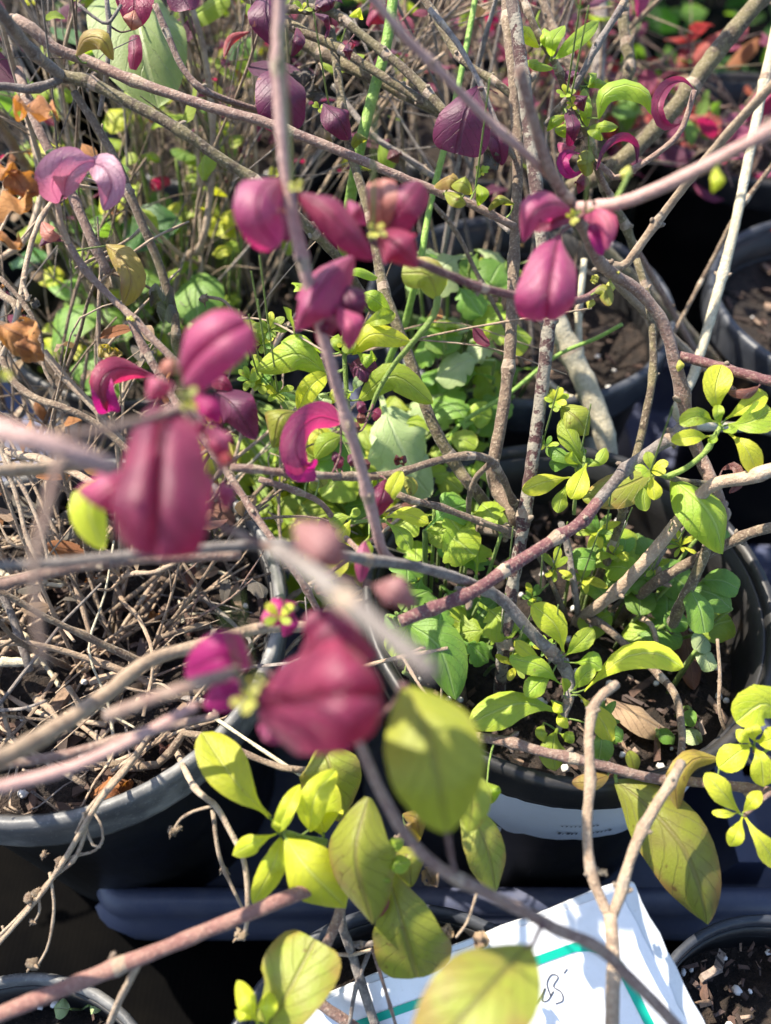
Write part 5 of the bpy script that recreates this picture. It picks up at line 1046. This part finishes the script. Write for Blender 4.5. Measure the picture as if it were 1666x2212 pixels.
for k in range(26):
    a = rg.uniform(0, 6.28); r = .06 * math.sqrt(rg.random()); p = V((cx + r*math.cos(a), cy + r*math.sin(a), cz + .006)); v = p - CAM; d_ = v.dot(FW)
    crumple(tw, rg.choice(['tan', 'dry', 'brn', 'gry']), W0/2 + v.dot(RT)/d_*FPX, H0/2 - v.dot(UP)/d_*FPX, d_, rg.uniform(9, 24), seed=k + 60, squash=.8)
for (x, y, r, s_, m) in ((200, 1265, 26, 1, 'dry'), (230, 1400, 24, 2, 'tan'), (180, 1440, 22, 3, 'tan'), (335, 1330, 16, 4, 'dry'), (120, 1560, 22, 5, 'tan'), (450, 1300, 20, 6, 'tan'), (520, 1420, 26, 7, 'tan'), (260, 1700, 30, 8, 'dry'), (360, 1620, 22, 9, 'brn')):
    crumple(tw, m, x, y, depth_on(x, y, .136), r, seed=s_, squash=.9)
seedhead(tw, 188, 1438, .28, 10, 5)
# twigs hanging over the rim
hw = thing('dry_plant', 'bundle of pale dry stalks with seed heads hanging over the left pot rim', 'dead plant', (cx + .0, cy - .05, cz))
for (r0, r1, p) in ((8, 5, [soilpt(330, 1560, .134), (270, 1665, .245), (215, 1730, .24), (150, 1840, .245), (90, 1930), (0, 2035, .25), (-60, 2100, .25)]), (6, 4, [(190, 1770, .243), (165, 1850), (110, 1900, .248), (60, 1960), (-10, 2030, .25)]),
                    (5, 4, [soilpt(300, 1600, .134), (240, 1690, .25), (190, 1750, .245), (165, 1800, .246)]), (4, 3, [(108, 1885, .247), (117, 1960), (105, 2040), (82, 2085, .25)]), (4, 3, [(180, 1755, .244), (190, 1800), (205, 1830), (222, 1820), (218, 1780), (195, 1745, .245)]),
                    (4, 3, [(120, 1875, .247), (160, 1850), (200, 1840), (222, 1820, .246)]), (3.5, 3, [(80, 1920, .248), (86, 1965), (74, 1992, .25)]), (8, 6, [soilpt(370, 1600, .134), (420, 1700, .24), (465, 1740, .238), (500, 1800), (530, 1870, .235), (535, 1980), (525, 2030, .235)]),
                    (4, 3, [(465, 1740, .238), (420, 1752), (390, 1770), (372, 1798, .24)]), (6, 4, [(460, 1750, .242), (470, 1830), (485, 1880), (528, 1970, .24)]), (4, 3, [(1, 2030, .25), (8, 2010), (5, 2000, .25)])):
    S(hw, 's_dry', r0, r1, p, nodes=1, buds=False, name='stalk')
for (x, y, d_, r) in ((72, 2082, .25, 18), (72, 1990, .25, 10), (62, 1940, .248, 16), (80, 1930, .248, 13), (372, 1795, .24, 13), (385, 1790, .24, 10), (95, 1848, .247, 10), (130, 1860, .247, 14), (520, 2020, .235, 16), (485, 1880, .242, 12)): seedhead(hw, x, y, d_, r, int(x))
# tangle of stalks at far left
dl = thing('dry_plant', 'tall dead brown stalks with withered orange leaves left of the twig pot', 'dead plant', (POTS['backl'][0] - .07, POTS['backl'][1] - .05, .128))
for (r0, r1, p, m) in ((9, 8, [('w', dl.location.x, dl.location.y, .124), (-60, 560, .34), (0, 625, .28), (35, 650, .27), (40, 690), (10, 740, .27), (20, 800), (70, 850), (150, 880, .265), (220, 920), (320, 1010, .27), (400, 1080, .275)], 's_brn'),
                       (6, 5, [(0, 600, .26), (50, 650), (85, 710), (95, 790), (120, 840, .262)], 's_brn'), (6, 4, [(60, 650, .26), (50, 610, .26), (58, 600, .26)], 's_dry'), (10, 9, [(95, 760, .29), (140, 820), (200, 880), (270, 960, .29)], 's_dry'),
                       (11, 9, [('w', dl.location.x + .01, dl.location.y, .124), (0, 960, .31), (90, 990, .29), (150, 1015), (230, 1060, .28), (300, 1090, .275)], 's_dry'), (7, 6, [(0, 780, .27), (30, 700, .265), (60, 560), (90, 480, .27), (140, 400, .28)], 's_dry'), (6, 5, [(0, 960, .25), (40, 1080), (60, 1160), (100, 1260, .25)], 's_dry'), (5, 4, [(10, 980, .25), (70, 1100), (100, 1190), (105, 1250, .25)], 's_dry'),
                       (8, 7, [(0, 560, .33), (60, 500), (90, 380), (60, 260), (20, 100, .33)], 's_dry'), (7, 5, [(110, 560, .34), (90, 420), (70, 300), (40, 180, .33), (0, 60, .33)], 's_tan')):
    S(dl, m, r0, r1, p, nodes=2, name='stalk')
crumple(dl, 'gry', 60, 690, .262, 18, seed=41); crumple(dl, 'gry', 75, 655, .262, 14, seed=42); crumple(dl, 'dry', 50, 665, .27, 16, seed=43)

# ---- leaf stalks: every leaf hangs from the nearest stem ----------------------------------------------------
for (ob, pl, b, dr, wm, mat) in BASES:
    best = None
    for (C, rad) in STEMS:
        for i in range(0, len(C)):
            q = (C[i] - b).length
            if best is None or q < best[0]: best = (q, C[i], rad[i], C[min(i+1, len(C)-1)] - C[max(i-1, 0)])
    q, c, r, t = best
    if q < r * .9 or q > .017: continue
    r1 = min(max(.00028, wm * .035), .0006); m1 = (c + b) / 2 + V((0, 0, -.06*q)) - dr.normalized() * q * .12
    CC, _ = catmull([c, m1, b + dr * .04], 7); vs, fs, uv = [], [], []; tube_into(vs, fs, uv, CC, [r1*1.3 - r1*.5*i/7 for i in range(8)], 6)
    sm = 's_grn' if mat in ('yel', 'yg', 'grn', 'pal', 'olv', 'mus', 'bud', 'dgr') else 's_wine'
    link('leaf_stalk', mesh('leaf_stalk', [v - pl.location for v in vs], fs, uv), M[sm], ob or pl)
